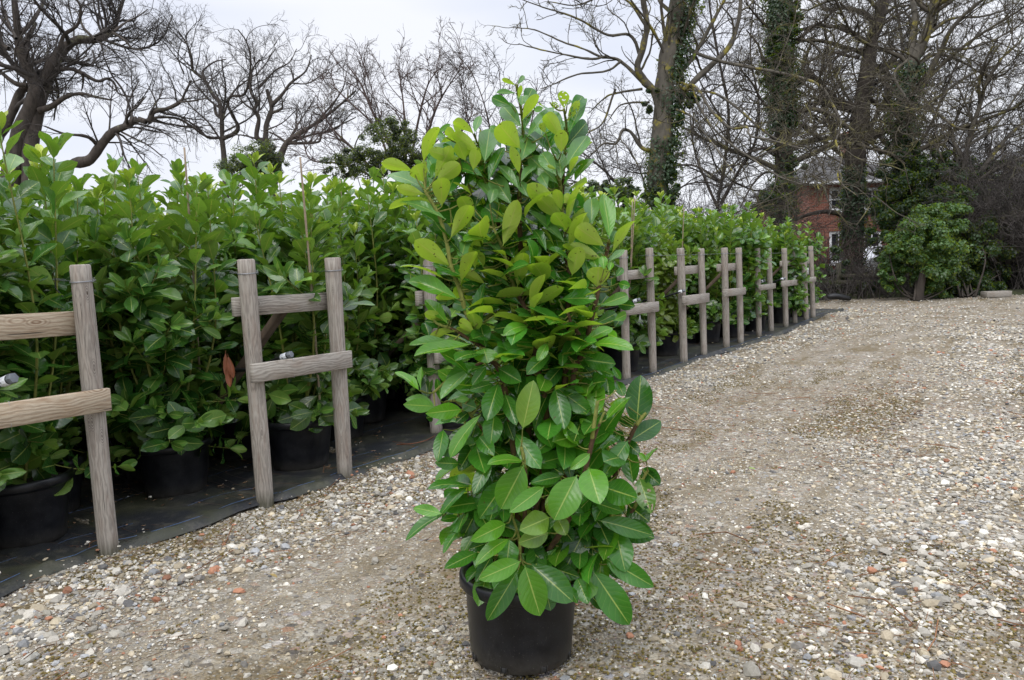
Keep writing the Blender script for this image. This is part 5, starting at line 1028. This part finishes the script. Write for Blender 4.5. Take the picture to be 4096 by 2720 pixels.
R5, R5L, R5I = bare_tree('bare_tree', 'leaning many branched bare tree at the right edge', [
    (c3((1940, 1850), (1960, 1500), (1950, 1200), (1980, 950), (2060, 700), (2100, 560), (2200, 400), (2330, 280)), 15, 5), (c3((1970, 1100), (1880, 960), (1860, 880), (1760, 850), (1640, 860)), 9, 4), (c3((2000, 1250), (2120, 1080), (2220, 950), (2354, 820), (2450, 700)), 12, 5), (c3((1960, 1300), (2100, 1180), (2300, 1080), (2450, 1040)), 10, 4),
    (c3((2060, 700), (2050, 560), (2100, 400), (2180, 250)), 8, 3), (c3((1980, 980), (2150, 860), (2300, 650), (2400, 500)), 8, 3), (c3((1900, 1500), (1870, 1200), (1800, 1050), (1700, 1000)), 9, 3), (c3((2200, 1500), (2260, 1250), (2354, 1100)), 9, 4), (c3((2020, 850), (1960, 700), (1900, 560)), 7, 3)], 24, 13, dzs=2, mats=(M_LICHEN, M_TWIGL), lv=[dict(OAKLV[0], dens=1.8), OAKLV[1], OAK3[2], dict(OAK3[3], cap=34000)])
bare_tree('bare_tree', 'slender bare tree filling the gap between the two ivy clad trunks', [
    ([(1650, 560), (1655, 470), (1670, 380), (1680, 260), (1660, 150), (1640, 40), (1630, -40)], 9, 4), ([(1662, 470), (1700, 400), (1740, 330), (1750, 240), (1730, 120), (1740, -20)], 8, 3), ([(1655, 480), (1620, 400), (1600, 340), (1590, 260)], 7, 3), ([(1680, 300), (1620, 200), (1590, 120)], 5, 2), ([(1670, 360), (1720, 280), (1760, 180)], 5, 2),
    ([(1665, 420), (1590, 380), (1480, 400), (1400, 380)], 6, 2), ([(1690, 420), (1760, 440), (1840, 400)], 5, 2)], 31, 14, dzs=2)
bare_tree('bare_tree', 'low bare scrub tree behind the laurels right of the large laurel', [
    ([(1470, 560), (1450, 460), (1400, 400), (1340, 350), (1300, 330)], 8, 2), ([(1480, 560), (1490, 450), (1470, 380), (1440, 330)], 7, 2), ([(1450, 540), (1380, 440), (1340, 420), (1290, 430)], 6, 2), ([(1490, 540), (1560, 440), (1620, 420), (1660, 430)], 6, 2), ([(1440, 520), (1410, 430), (1350, 280)], 5, 2)], 26, 15, lv=THORN, mats=(M_OAK, M_TWIG), dzs=1.2)
bare_tree('bare_tree', 'far bare tree whose branches show between the oak and the lichen tree', [
    ([(2060, 560), (2070, 380), (2050, 240), (2080, 120), (2060, -20)], 12, 5), ([(2068, 400), (2140, 300), (2200, 160), (2280, 40)], 9, 3), ([(2060, 350), (1980, 260), (1920, 160), (1900, 40)], 9, 3), ([(2070, 420), (2180, 360), (2300, 300)], 8, 3), ([(2065, 420), (1950, 380), (1880, 340)], 7, 3)], 36, 16, dzs=2.5)

# leafy things built of many small leaves
def sprig(g, P, Nn, size, C, r):
    n = len(P); Nn = nrm(Nn); a = nrm(np.cross(Nn, r.normal(0, 1, (n, 3)))); b = np.cross(Nn, a); s = size[:, None]
    V = np.stack([P - a * s * .5, P + b * s * .33 + Nn * s * .10, P + a * s * .55, P - b * s * .33 + Nn * s * .10], 1)
    F = (np.array([[0, 3, 2, 1]])[None] + (np.arange(n) * 4)[:, None, None]).reshape(-1, 4)
    g.add(V.reshape(-1, 3), F, np.repeat(C, 4, 0), np.tile([[0, 0], [1, .5], [0, 1], [1, .5]], (n, 1)))
def lumps(g, centres, radii, n, size, col, seed, flat=.8, var=.5):
    r = np.random.default_rng(seed); cs = np.array(centres); rs = np.array(radii, float); wgt = rs.mean(1) ** 1.3; wgt /= wgt.sum()
    # sub clumps spread over each lump, leaves spread over each clump
    k = max(12, n // 130); ci = r.choice(len(cs), k, p=wgt); d = nrm(r.normal(0, 1, (k, 3))); q = cs[ci] + d * rs[ci] * (r.uniform(.35, 1.0, (k, 1)) ** .5); cr = rs[ci].mean(1) * r.uniform(.14, .34, k); tone = r.uniform(1 - var, 1 + var, k)
    j = r.integers(0, k, n); dd = nrm(r.normal(0, 1, (n, 3))); P = q[j] + dd * (cr[j] * r.uniform(.2, 1.1, n) ** .6)[:, None] * np.array([1, 1, flat]); P[:, 2] = np.maximum(P[:, 2], .03)
    C = np.array(col)[None] * (tone[j] * r.uniform(.7, 1.35, n))[:, None]
    sprig(g, P, dd + np.array([0, 0, .7]) + r.normal(0, .5, (n, 3)), r.uniform(.6, 1.3, n) * size, C, r)
def ivy_on(g, P, R, n, size, out, seed, col=(.020, .050, .014), t0=0., t1=1.):
    r = np.random.default_rng(seed); t = t0 + (t1 - t0) * r.random(n); f = t * (len(P) - 1); i = np.minimum(f.astype(int), len(P) - 2); u = (f - i)[:, None]; c = P[i] * (1 - u) + P[i + 1] * u; rr = R[i]
    a = r.uniform(0, 6.283, n); bul = 1 + .8 * np.sin(t * 23 + np.sin(a * 2) * 2) * .5; d = np.stack([np.cos(a), np.sin(a), r.normal(0, .2, n)], -1)
    q = c + d * (rr + out * bul * r.random(n) ** 1.2)[:, None]; sprig(g, q, d + np.array([0, 0, .5]) + r.normal(0, .4, (n, 3)), r.uniform(.6, 1.3, n) * size, np.array(col)[None] * r.uniform(.5, 1.7, (n, 1)), r)
g = Geo(); P, R = R1L[0]; ivy_on(g, P + np.array([.26, .05, 0]), R * .6, 6500, .10, .30, 1, t0=.28, t1=.95); ivy_on(g, P, R, 2600, .09, .16, 2, t0=.0, t1=.4)
lumps(g, [at(1572, 225, 23.3), at(1580, 250, 23.2), at(1500, 225, 23.3), at(1530, 440, 23.2)], [(.5, .4, .6), (.35, .3, .5), (.25, .2, .4), (.5, .4, .9)], 3600, .10, (.020, .048, .014), 4)
g.build('ivy', M_LEAF_SMALL, R1, matrix=R1I)
g = Geo(); P, R = R2L[0]; ivy_on(g, P, R, 14000, .095, .36, 3, t0=.50); ivy_on(g, P, R, 2200, .09, .25, 5, t0=.0, t1=.46)
lumps(g, [at(1800, 100, 26.2), at(1815, 190, 26.2), at(1790, 150, 26.3), at(1760, 165, 26.3), at(1820, 40, 26.2)], [(.5, .5, .9), (.55, .5, .8), (.5, .5, .7), (.35, .3, .4), (.4, .4, .7)], 8000, .10, (.022, .055, .015), 6)
g.build('ivy', M_LEAF_SMALL, R2, matrix=R2I)
g = Geo(); P, R = R4L[0]; ivy_on(g, P, R, 7000, .11, .35, 7, t0=.0, t1=.62)
lumps(g, [at(2070, 400, 24.6), at(2095, 330, 24.7), at(2060, 460, 24.6), at(2100, 440, 24.5), at(2050, 340, 24.8)], [(.7, .5, .8), (.45, .4, .6), (.7, .5, .8), (.6, .5, .8), (.3, .3, .3)], 9000, .10, (.020, .048, .014), 8)
g.build('ivy', M_LEAF_SMALL, R4, matrix=R4I)
g = Geo(); P, R = R3L[0]; ivy_on(g, P, R, 3200, .11, .18, 9, t0=.0, t1=.30); g.build('ivy', M_LEAF_SMALL, R3, matrix=R3I)

def bush(name, label, cat, c, lobes, n, size, col, seed, stem=None, group=None, var=.5):
    c = np.array(c, float); c0 = c.copy(); c0[2] = 0; root = tag(empty(name, tuple(c0)), label, cat, group); inv = np.eye(4); inv[:3, 3] = -c0
    g = Geo(); lumps(g, [at(*l[:2], l[2]) for l in lobes], [l[3] for l in lobes], n, size, col, seed, var=var); g.build('foliage', M_LEAF_SMALL, root, matrix=inv)
    g = Geo(); r = np.random.default_rng(seed)
    S = []
    for l in lobes:
        p = at(*l[:2], l[2])
        for q in range(1): e = p + r.normal(0, .4, 3) * np.array(l[3]); S.append(smooth_line([c0 + r.normal(0, .1, 3) * [1, 1, 0], (c0 + e) / 2 + r.normal(0, .15, 3), e], 8))
    S = np.array(S); tubes(g, S, np.tile(np.linspace(.028, .010, 8), (len(S), 1)), 6)
    if stem: P = smooth_line([at(*q, c[1]) for q in stem], 14); tubes(g, P, np.linspace(.12, .085, 14), 10)
    g.build('trunk', M_OAK, root, matrix=inv); return root
bush('ivy_bush', 'rounded bright green ivy bush on a leaning stem at the gravel edge', 'bush', ground(2115, 692), [(2125, 590, 20.4, (1.0, .8, .75)), (2110, 555, 20.3, (.85, .7, .55)), (2155, 620, 20.4, (.7, .6, .5)), (2060, 610, 20.5, (.45, .4, .3)), (2150, 520, 20.8, (.75, .6, .55)), (2180, 500, 21.0, (.6, .5, .45)), (2160, 650, 20.6, (.5, .5, .35)), (2060, 640, 20.5, (.3, .3, .3)), (2165, 668, 20.6, (.55, .5, .32)), (2060, 655, 20.4, (.35, .3, .25)), (2080, 575, 20.3, (.4, .4, .3))], 36000, .075, (.062, .130, .030), 21, stem=[(2118, 692), (2122, 660), (2130, 625)], var=.35)
bush('evergreen_bush', 'big dark green bush spreading right behind the rounded bright ivy bush', 'bush', ground(2230, 684), [(2220, 600, 21.6, (1.1, .8, .9)), (2260, 580, 21.8, (.8, .7, .8)), (2180, 560, 22, (.9, .7, .7)), (2225, 520, 22, (.8, .7, .7)), (2180, 470, 22.4, (.7, .6, .6)), (2190, 655, 21.6, (.8, .6, .4)), (2270, 650, 21.8, (.8, .6, .4)), (2330, 620, 22.4, (.6, .5, .6)), (2230, 665, 21.5, (1.0, .6, .35)), (2290, 540, 22.6, (.8, .6, .8)), (2300, 480, 23, (.7, .6, .6))], 40000, .08, (.028, .062, .018), 22)
bush('evergreen_bush', 'dark ivy mass climbing behind the far bushes toward the lichen tree', 'bush', ground(2120, 684), [(2090, 470, 23.6, (1.0, .7, 1.1)), (2130, 420, 23.8, (.8, .7, .9)), (2210, 440, 24, (.9, .8, .7)), (2270, 470, 24, (.8, .7, .8)), (2040, 540, 23.4, (.5, .5, .9)), (2160, 380, 24.2, (.6, .6, .5)), (2060, 600, 23.0, (.4, .5, .8)), (2230, 400, 25, (.8, .6, .6)), (2320, 420, 25, (.9, .6, .7))], 34000, .09, (.022, .052, .015), 23)
bush('evergreen_bush', 'low dark evergreen showing under the hawthorn above the laurels', 'bush', at(900, 500, 22.6), [(890, 330, 22.6, (.75, .6, .7)), (940, 345, 22.6, (.7, .6, .5)), (840, 375, 22.6, (.8, .6, .5)), (790, 380, 22.6, (.6, .5, .35)), (920, 310, 22.8, (.5, .4, .4)), (900, 370, 22.6, (1.1, .6, .4)), (980, 380, 22.6, (.5, .5, .4))], 30000, .05, (.020, .034, .013), 24)
bush('evergreen_bush', 'dark evergreen clump in front of the stubby oak pair', 'bush', at(600, 500, 25), [(590, 365, 25, (.8, .6, .6)), (570, 390, 25, (.9, .6, .5)), (620, 380, 25.2, (.6, .5, .5))], 22000, .05, (.020, .036, .013), 25)
bush('evergreen_bush', 'dark leafy scrub over the laurels just right of the large laurel', 'bush', at(1400, 540, 22), [(1420, 440, 22, (.7, .5, .35)), (1370, 445, 22, (.5, .5, .3)), (1460, 460, 22, (.5, .4, .4))], 7000, .075, (.022, .045, .014), 26)
bush('evergreen_bush', 'dark ivy covered undergrowth at the foot of the ivy wrapped trunk', 'bush', at(1830, 640, 24), [(1800, 460, 24.5, (.6, .5, .7)), (1770, 480, 24, (.5, .4, .5)), (1830, 400, 25, (.4, .4, .6)), (1980, 655, 22.4, (.9, .4, .25)), (1880, 650, 22.8, (.5, .4, .3)), (1930, 610, 22.6, (.35, .3, .5))], 9000, .085, (.026, .050, .018), 27)

# brown scrub: dense thin arching stems
def scrub(label, foots, seed, h=(1.6, 3.6), n=90, mat=M_TWIGRED, name='scrub_bush', caps=(3800, 26000)):
    r = np.random.default_rng(seed); F = np.array([ground(*f) if len(f) == 2 else np.array([*at(f[0], 600, f[2])[:2], 0]) for f in foots]); c0 = F.mean(0); root = tag(empty(name, tuple(c0)), label, 'bush')
    P0 = F[r.integers(0, len(F), n)] + r.normal(0, .35, (n, 3)) * [1, 1, 0]; d = nrm(np.stack([r.normal(0, .45, n), r.normal(0, .35, n), np.ones(n)], -1)); P = [P0]; ln = r.uniform(*h, n) / 9
    for s in range(9): d = nrm(d + r.normal(0, .10, (n, 3)) + np.array([0, 0, -.05 * s / 5])); P.append(P[-1] + d * ln[:, None])
    PP = np.stack(P, 1); RR = np.linspace(.018, .006, 10)[None].repeat(n, 0); g = Geo(); inv = np.eye(4); inv[:3, 3] = -c0; tubes(g, PP, RR, 4); g.build('trunk', mat, root, matrix=inv)
    g = Geo(); A, B = kidsof(PP, RR, r, dens=3.5, ang=.7, ratio=.4, lmin=.3, lmax=1.2, K=6, wander=.2, up=.3, rmin=.007, grav=.1, cap=caps[0]); tubes(g, A, B, 3); A, B = kidsof(A, B, r, dens=6, ang=.7, ratio=.5, lmin=.12, lmax=.5, K=4, wander=.2, up=.2, rmin=.005, cap=caps[1]); tubes(g, A, B, 3)
    g.build('crown', mat, root, matrix=inv); return root
scrub('brown twiggy scrub between the end of the bed and the brick house', [(1850, 0, 24), (1890, 0, 24.5), (1830, 0, 23.5), (1920, 0, 23.4)], 31, (1.2, 2.3), 80)
scrub('tangled bare scrub in front of the massive oak', [(1960, 0, 23), (2000, 0, 23.4), (2040, 0, 23)], 32, (.7, 1.4), 60, M_TWIG)
scrub('bramble tangle growing through the rail fence', [(1860, 0, 21.9), (1920, 0, 21.8), (1980, 0, 21.8), (2040, 0, 21.9), (2080, 0, 21.7)], 38, (.5, 1.3), 90, M_TWIG)
scrub('dense brown thicket at the right edge behind the gravel', [(2330, 0, 22), (2370, 0, 22), (2410, 0, 22), (2450, 0, 22.4)], 33, (2.2, 4.4), 170, M_TWIG)
scrub('dark bare thicket low between the green bushes and the right edge', [(2200, 0, 24), (2250, 0, 24), (2300, 0, 24.5), (2350, 0, 24.2)], 34, (1.8, 4.0), 220, M_TWIG)
scrub('grey brown scrub far behind the thicket on the right', [(2300, 0, 29), (2400, 0, 29), (2200, 0, 30), (2480, 0, 29)], 35, (3.5, 7.5), 180, M_TWIG, caps=(5000, 36000))
scrub('rusty dead conifer branches at the left edge behind the laurels', [(-40, 0, 16), (-10, 0, 16)], 36, (1.6, 2.6), 60, M_DEADLEAF, 'dead_conifer')
scrub('brown scrub rising above the laurels below the first ivy tree', [(1580, 0, 25), (1650, 0, 26), (1720, 0, 25)], 37, (2.2, 4.0), 100, M_TWIG)

# grass and leaf litter beyond the gravel
m, t, b, o = new_mat('rough_grass'); p = geo_pos(t)
t.links.new(ramp(t, [(.3, (.030, .026, .014)), (.55, (.05, .060, .020)), (.75, (.075, .058, .034))], noise(t, 2.5, 6, .7, p)), b.inputs['Base Color']); b.inputs['Roughness'].default_value = .95; bump(t, b, noise(t, 30, 4, .7, p), .8, .05)
g = Geo(); xs = np.linspace(-60, 80, 141); e = 21.4 + .35 * np.sin(xs * .8) + .25 * np.sin(xs * 2.1) - .12 * (xs - 10); e = np.where(xs < 6.5, np.maximum(e, 20.6), e)
rows = [e, e + .35, e + 2, e + 8, e + 30, e * 0 + 300]; V = [(x_, rw[i_], z_) for rw, z_ in zip(rows, (-.02, .07, .10, .10, .05, .3)) for i_, x_ in enumerate(xs)]; n_ = len(xs)
i, j = np.meshgrid(np.arange(n_ - 1), np.arange(5)); k = (j * n_ + i).ravel(); g.add(V, np.stack([k, k + 1, k + n_ + 1, k + n_], -1)); tag(g.build('lawn', m), 'rough dark grass and leaf litter beyond the gravel', None, None, 'structure')

M_OLDRAIL = bark_material('old_rail', (.05, .048, .035), (.15, .135, .10), (.06, .075, .03), .5)
# post and rail fence at the far edge
O = ground(1990, 690); O[1] = 22.2; root = tag(empty('rail_fence', tuple(O)), 'low weathered post and rail fence half buried in undergrowth beyond the gravel', 'fence')
for (x0, y0, x1, y1, hh) in ((1935, 636, 2060, 634, .10), (1870, 652, 2110, 648, .11), (1810, 684, 1990, 683, .12), (2010, 681, 2130, 680, .12)):
    g = Geo(); board(g, at(x0, y0, 22.2) - O, at(x1, y1, 22.2) - O, hh, .04); g.build('rail', M_OLDRAIL, root)
for x0 in (1845, 1932, 2030, 2110):
    q = at(x0, 660, 22.3); g = Geo(); box(g, np.array([q[0], 22.26, .45]) - O, .11, .09, 1.1, bev=.006); g.build('post', M_OLDRAIL, root)
g = Geo(); P = np.array([at(*q, 20.9) for q in ((1908, 684), (1930, 683), (1950, 687), (1962, 689))]); P[:, 2] = np.maximum(P[:, 2], .06); tubes(g, smooth_line(P, 12), np.array([.05, .07, .08, .08, .08, .08, .08, .08, .07, .07, .06, .04]), 10, cap=True)
tag(g.build('drain_pipe', M_PIPE), 'short piece of black pipe lying at the far edge of the gravel', 'pipe')
g = Geo(); q0 = at(2268, 685, 20.3); q1 = at(2325, 682, 20.3); q0[2] = q1[2] = .07; board(g, q0 - q0, q1 - q0, .15, .3); o = g.build('timber_block', M_BOARD); o.location = q0; tag(o, 'pale timber block lying on the far gravel edge below the dark thicket', 'timber')

# brick house behind the oak
m, t, b, o = new_mat('red_brick'); bk = t.nodes.new('ShaderNodeTexBrick'); p = uvn(t)
for k_, v_ in (('Scale', 1.0), ('Mortar Size', .008), ('Brick Width', .225), ('Row Height', .075), ('Bias', 0.0)): bk.inputs[k_].default_value = v_
bk.inputs['Color1'].default_value = (.21, .058, .04, 1); bk.inputs['Color2'].default_value = (.33, .11, .065, 1); bk.inputs['Mortar'].default_value = (.36, .27, .22, 1); t.links.new(p, bk.inputs['Vector'])
t.links.new(mix(t, math_(t, 'MULTIPLY', noise(t, .9, 5, .6, p), .4), bk.outputs['Color'], (.14, .05, .035)), b.inputs['Base Color']); b.inputs['Roughness'].default_value = .9; M_BRICK = m
m, t, b, o = new_mat('slate'); bk = t.nodes.new('ShaderNodeTexBrick'); 
for k_, v_ in (('Scale', 1.0), ('Mortar Size', .006), ('Brick Width', .3), ('Row Height', .22)): bk.inputs[k_].default_value = v_
bk.inputs['Color1'].default_value = (.075, .072, .072, 1); bk.inputs['Color2'].default_value = (.12, .115, .11, 1); bk.inputs['Mortar'].default_value = (.03, .03, .03, 1); t.links.new(uvn(t), bk.inputs['Vector'])
t.links.new(mix(t, ramp(t, [(.66, (0, 0, 0)), (.72, (1, 1, 1))], noise(t, .8, 5, .7, uvn(t))), bk.outputs['Color'], (.30, .15, .05)), b.inputs['Base Color']); b.inputs['Roughness'].default_value = .7; M_SLATE = m
HDp = 38.0; hl = at(1866, 600, HDp); hr = at(2110, 600, HDp); eave = at(1990, 419, HDp)[2]; X0, X1 = hl[0], hr[0]; DW = 8.0
house = tag(empty('brick_house', ((X0 + X1) / 2, HDp, 0)), 'two storey red brick house with slate roof and white windows behind the bare trees', 'house'); HO3 = np.array([(X0 + X1) / 2, HDp, 0])
def quad(g, a, b_, c, d, mi=0):
    a, b_, c, d = map(np.array, (a, b_, c, d)); w_ = np.linalg.norm(b_ - a); h_ = np.linalg.norm(d - a); g.add(np.array([a, b_, c, d], float) - HO3, [[0, 1, 2, 3]], None, [(0, 0), (w_, 0), (w_, h_), (0, h_)], mi)
wins = []
for (cx_, y0, y1) in ((1935, 432, 487), (2012, 432, 487), (1935, 533, 607), (2012, 533, 607), (1890, 440, 490)):
    z1, z0 = at(cx_, y0, HDp)[2], at(cx_, y1, HDp)[2]; xw = at(cx_, 500, HDp)[0]; wins.append((xw - .48, xw + .48, max(z0, .6), z1))
wins = wins[:4]
g = Geo(); xs_ = sorted({X0, X1, *[w_[0] for w_ in wins], *[w_[1] for w_ in wins]}); zs_ = sorted({-.1, eave, *[w_[2] for w_ in wins], *[w_[3] for w_ in wins]})
for i_ in range(len(xs_) - 1):
    for j_ in range(len(zs_) - 1):
        xm, zm = (xs_[i_] + xs_[i_ + 1]) / 2, (zs_[j_] + zs_[j_ + 1]) / 2
        if any(w_[0] < xm < w_[1] and w_[2] < zm < w_[3] for w_ in wins): continue
        P = np.array([(xs_[i_], HDp, zs_[j_]), (xs_[i_ + 1], HDp, zs_[j_]), (xs_[i_ + 1], HDp, zs_[j_ + 1]), (xs_[i_], HDp, zs_[j_ + 1])]); g.add(P - HO3, [[0, 1, 2, 3]], None, P[:, [0, 2]])
quad(g, (X0, HDp + DW, -.1), (X0, HDp, -.1), (X0, HDp, eave), (X0, HDp + DW, eave)); quad(g, (X1, HDp, -.1), (X1, HDp + DW, -.1), (X1, HDp + DW, eave), (X1, HDp, eave)); quad(g, (X1, HDp + DW, -.1), (X0, HDp + DW, -.1), (X0, HDp + DW, eave), (X1, HDp + DW, eave))
for w_ in wins:
    quad(g, (w_[0], HDp, w_[2]), (w_[0], HDp + .12, w_[2]), (w_[0], HDp + .12, w_[3]), (w_[0], HDp, w_[3])); quad(g, (w_[1], HDp + .12, w_[2]), (w_[1], HDp, w_[2]), (w_[1], HDp, w_[3]), (w_[1], HDp + .12, w_[3])); quad(g, (w_[0], HDp, w_[3]), (w_[0], HDp + .12, w_[3]), (w_[1], HDp + .12, w_[3]), (w_[1], HDp, w_[3]))
g.build('wall', M_BRICK, house)
ov = .4; rz = at(2000, 352, HDp + 3)[2]; e0, e1, f0, f1 = X0 - ov, X1 + ov, HDp - ov, HDp + DW + ov; rx0, rx1 = X0 + 2.0, X1 - 2.0; ry = HDp + DW / 2; ez = eave + .02
g = Geo(); quad(g, (e0, f0, ez), (e1, f0, ez), (rx1, ry, rz), (rx0, ry, rz)); quad(g, (e1, f1, ez), (e0, f1, ez), (rx0, ry, rz), (rx1, ry, rz))
g.add(np.array([(e0, f1, ez), (e0, f0, ez), (rx0, ry, rz)]) - HO3, [[0, 1, 2]], None, [(0, 0), (8, 0), (4, 4)]); g.add(np.array([(e1, f0, ez), (e1, f1, ez), (rx1, ry, rz)]) - HO3, [[0, 1, 2]], None, [(0, 0), (8, 0), (4, 4)])
roof = g.build('roof', M_SLATE, house, smooth=False)
g = Geo(); box(g, np.array([(X0 + X1) / 2, HDp - ov - .06, ez - .04]) - HO3, X1 - X0 + 2 * ov + .1, .12, .12, bev=.02); box(g, np.array([(X0 + X1) / 2, HDp - ov / 2 - .01, ez - .08]) - HO3, X1 - X0 + 2 * ov, ov - .05, .05); g.build('gutter', M_WHITEPAINT, house)
for cx_ in (2085, 1960): q = at(cx_, 345, ry); g = Geo(); c_ = np.array([q[0], ry + .02, rz + .1]) - HO3; box(g, c_, .9, .7, 2.0, bev=.02); box(g, c_ + [0, 0, 1.0], 1.0, .8, .16, bev=.02); g.build('chimney', M_BRICK, roof)
for w_ in wins:
    xm, zm, W_, H_ = (w_[0] + w_[1]) / 2, (w_[2] + w_[3]) / 2, w_[1] - w_[0], w_[3] - w_[2]; y_ = HDp + .08
    g = Geo(); fr = .14
    for (cx_, cz_, sx, sz) in ((w_[0] + fr / 2, zm, fr, H_), (w_[1] - fr / 2, zm, fr, H_), (xm, w_[3] - fr / 2, W_ - 2 * fr, fr), (xm, w_[2] + fr / 2, W_ - 2 * fr, fr), (xm, zm, W_ - 2 * fr, .07), (xm, zm + H_ / 4, .035, H_ / 2 - fr)): box(g, np.array([cx_, y_, cz_]) - HO3, sx, .07, sz)
    wf = g.build('window', M_WHITEPAINT, house); g = Geo(); quad(g, (w_[0], y_ + .04, w_[2]), (w_[1], y_ + .04, w_[2]), (w_[1], y_ + .04, w_[3]), (w_[0], y_ + .04, w_[3])); g.build('pane', M_GLASS, wf)
    g = Geo(); box(g, np.array([xm, HDp - .04, w_[2] - .05]) - HO3, W_ + .2, .16, .09, bev=.01); g.build('sill', M_WHITEPAINT, wf)

# white car parked by the house, mostly hidden by ivy
cc = at(2052, 600, 34); cc[2] = 0; car = tag(empty('parked_car', tuple(cc)), 'white car parked by the house, only its front showing between the bushes', 'car')
prof = [(-2.0, .35), (-2.08, .75), (-1.95, .98), (-1.2, 1.02), (-.55, 1.45), (.75, 1.47), (1.45, 1.05), (2.0, .92), (2.1, .6), (2.02, .32)]
g = Geo(); k = len(prof); V = []
for yy, ins in ((-.86, .0), (-.80, 0), (.80, 0), (.86, 0)):
    for (x_, z_) in prof: V.append((x_, yy * (.86 if z_ > 1.1 else 1), z_ if abs(yy) < .83 else .35 + (z_ - .35) * .97))
F = [[s * k + i_, s * k + (i_ + 1) % k, (s + 1) * k + (i_ + 1) % k, (s + 1) * k + i_] for s in range(3) for i_ in range(k)]
g.add(V, F); n0 = 0; g.f.append(np.array([list(range(k))])); g.m.append(np.zeros(1, int)); g.f.append(np.array([list(range(4 * k - 1, 3 * k - 1, -1))])); g.m.append(np.zeros(1, int)); g.build('body', M_WHITEPAINT, car, smooth=False)
for s in (-1, 1):
    g = Geo(); g.add([(-1.0, s * .80, 1.06), (-.5, s * .752, 1.38), (.65, s * .752, 1.40), (1.2, s * .80, 1.06)], [[0, 1, 2, 3]]); g.build('window', M_GLASS, car)
    for x_ in (-1.35, 1.3):
        g = Geo(); lathe(g, [(0, -.1), (.30, -.1), (.33, -.06), (.33, .06), (.30, .1), (0, .1)], 28); V = g.v[-1]; g.v[-1] = np.stack([V[:, 0] + x_, V[:, 2] + s * .80, V[:, 1] + .33], -1); wh = g.build('wheel', M_TYRE, car)
        g = Geo(); lathe(g, [(0, s * .104), (.10, s * .112), (.20, s * .105)], 24); V = g.v[-1]; g.v[-1] = np.stack([V[:, 0] + x_, V[:, 2] + s * .80, V[:, 1] + .33], -1); g.build('rim', M_WIRE, wh)
    g = Geo(); box(g, np.array([-2.06, s * .62, .78]), .05, .30, .14, bev=.02); g.build('headlight', M_GLASS, car)
car.rotation_euler = (0, 0, math.radians(20))
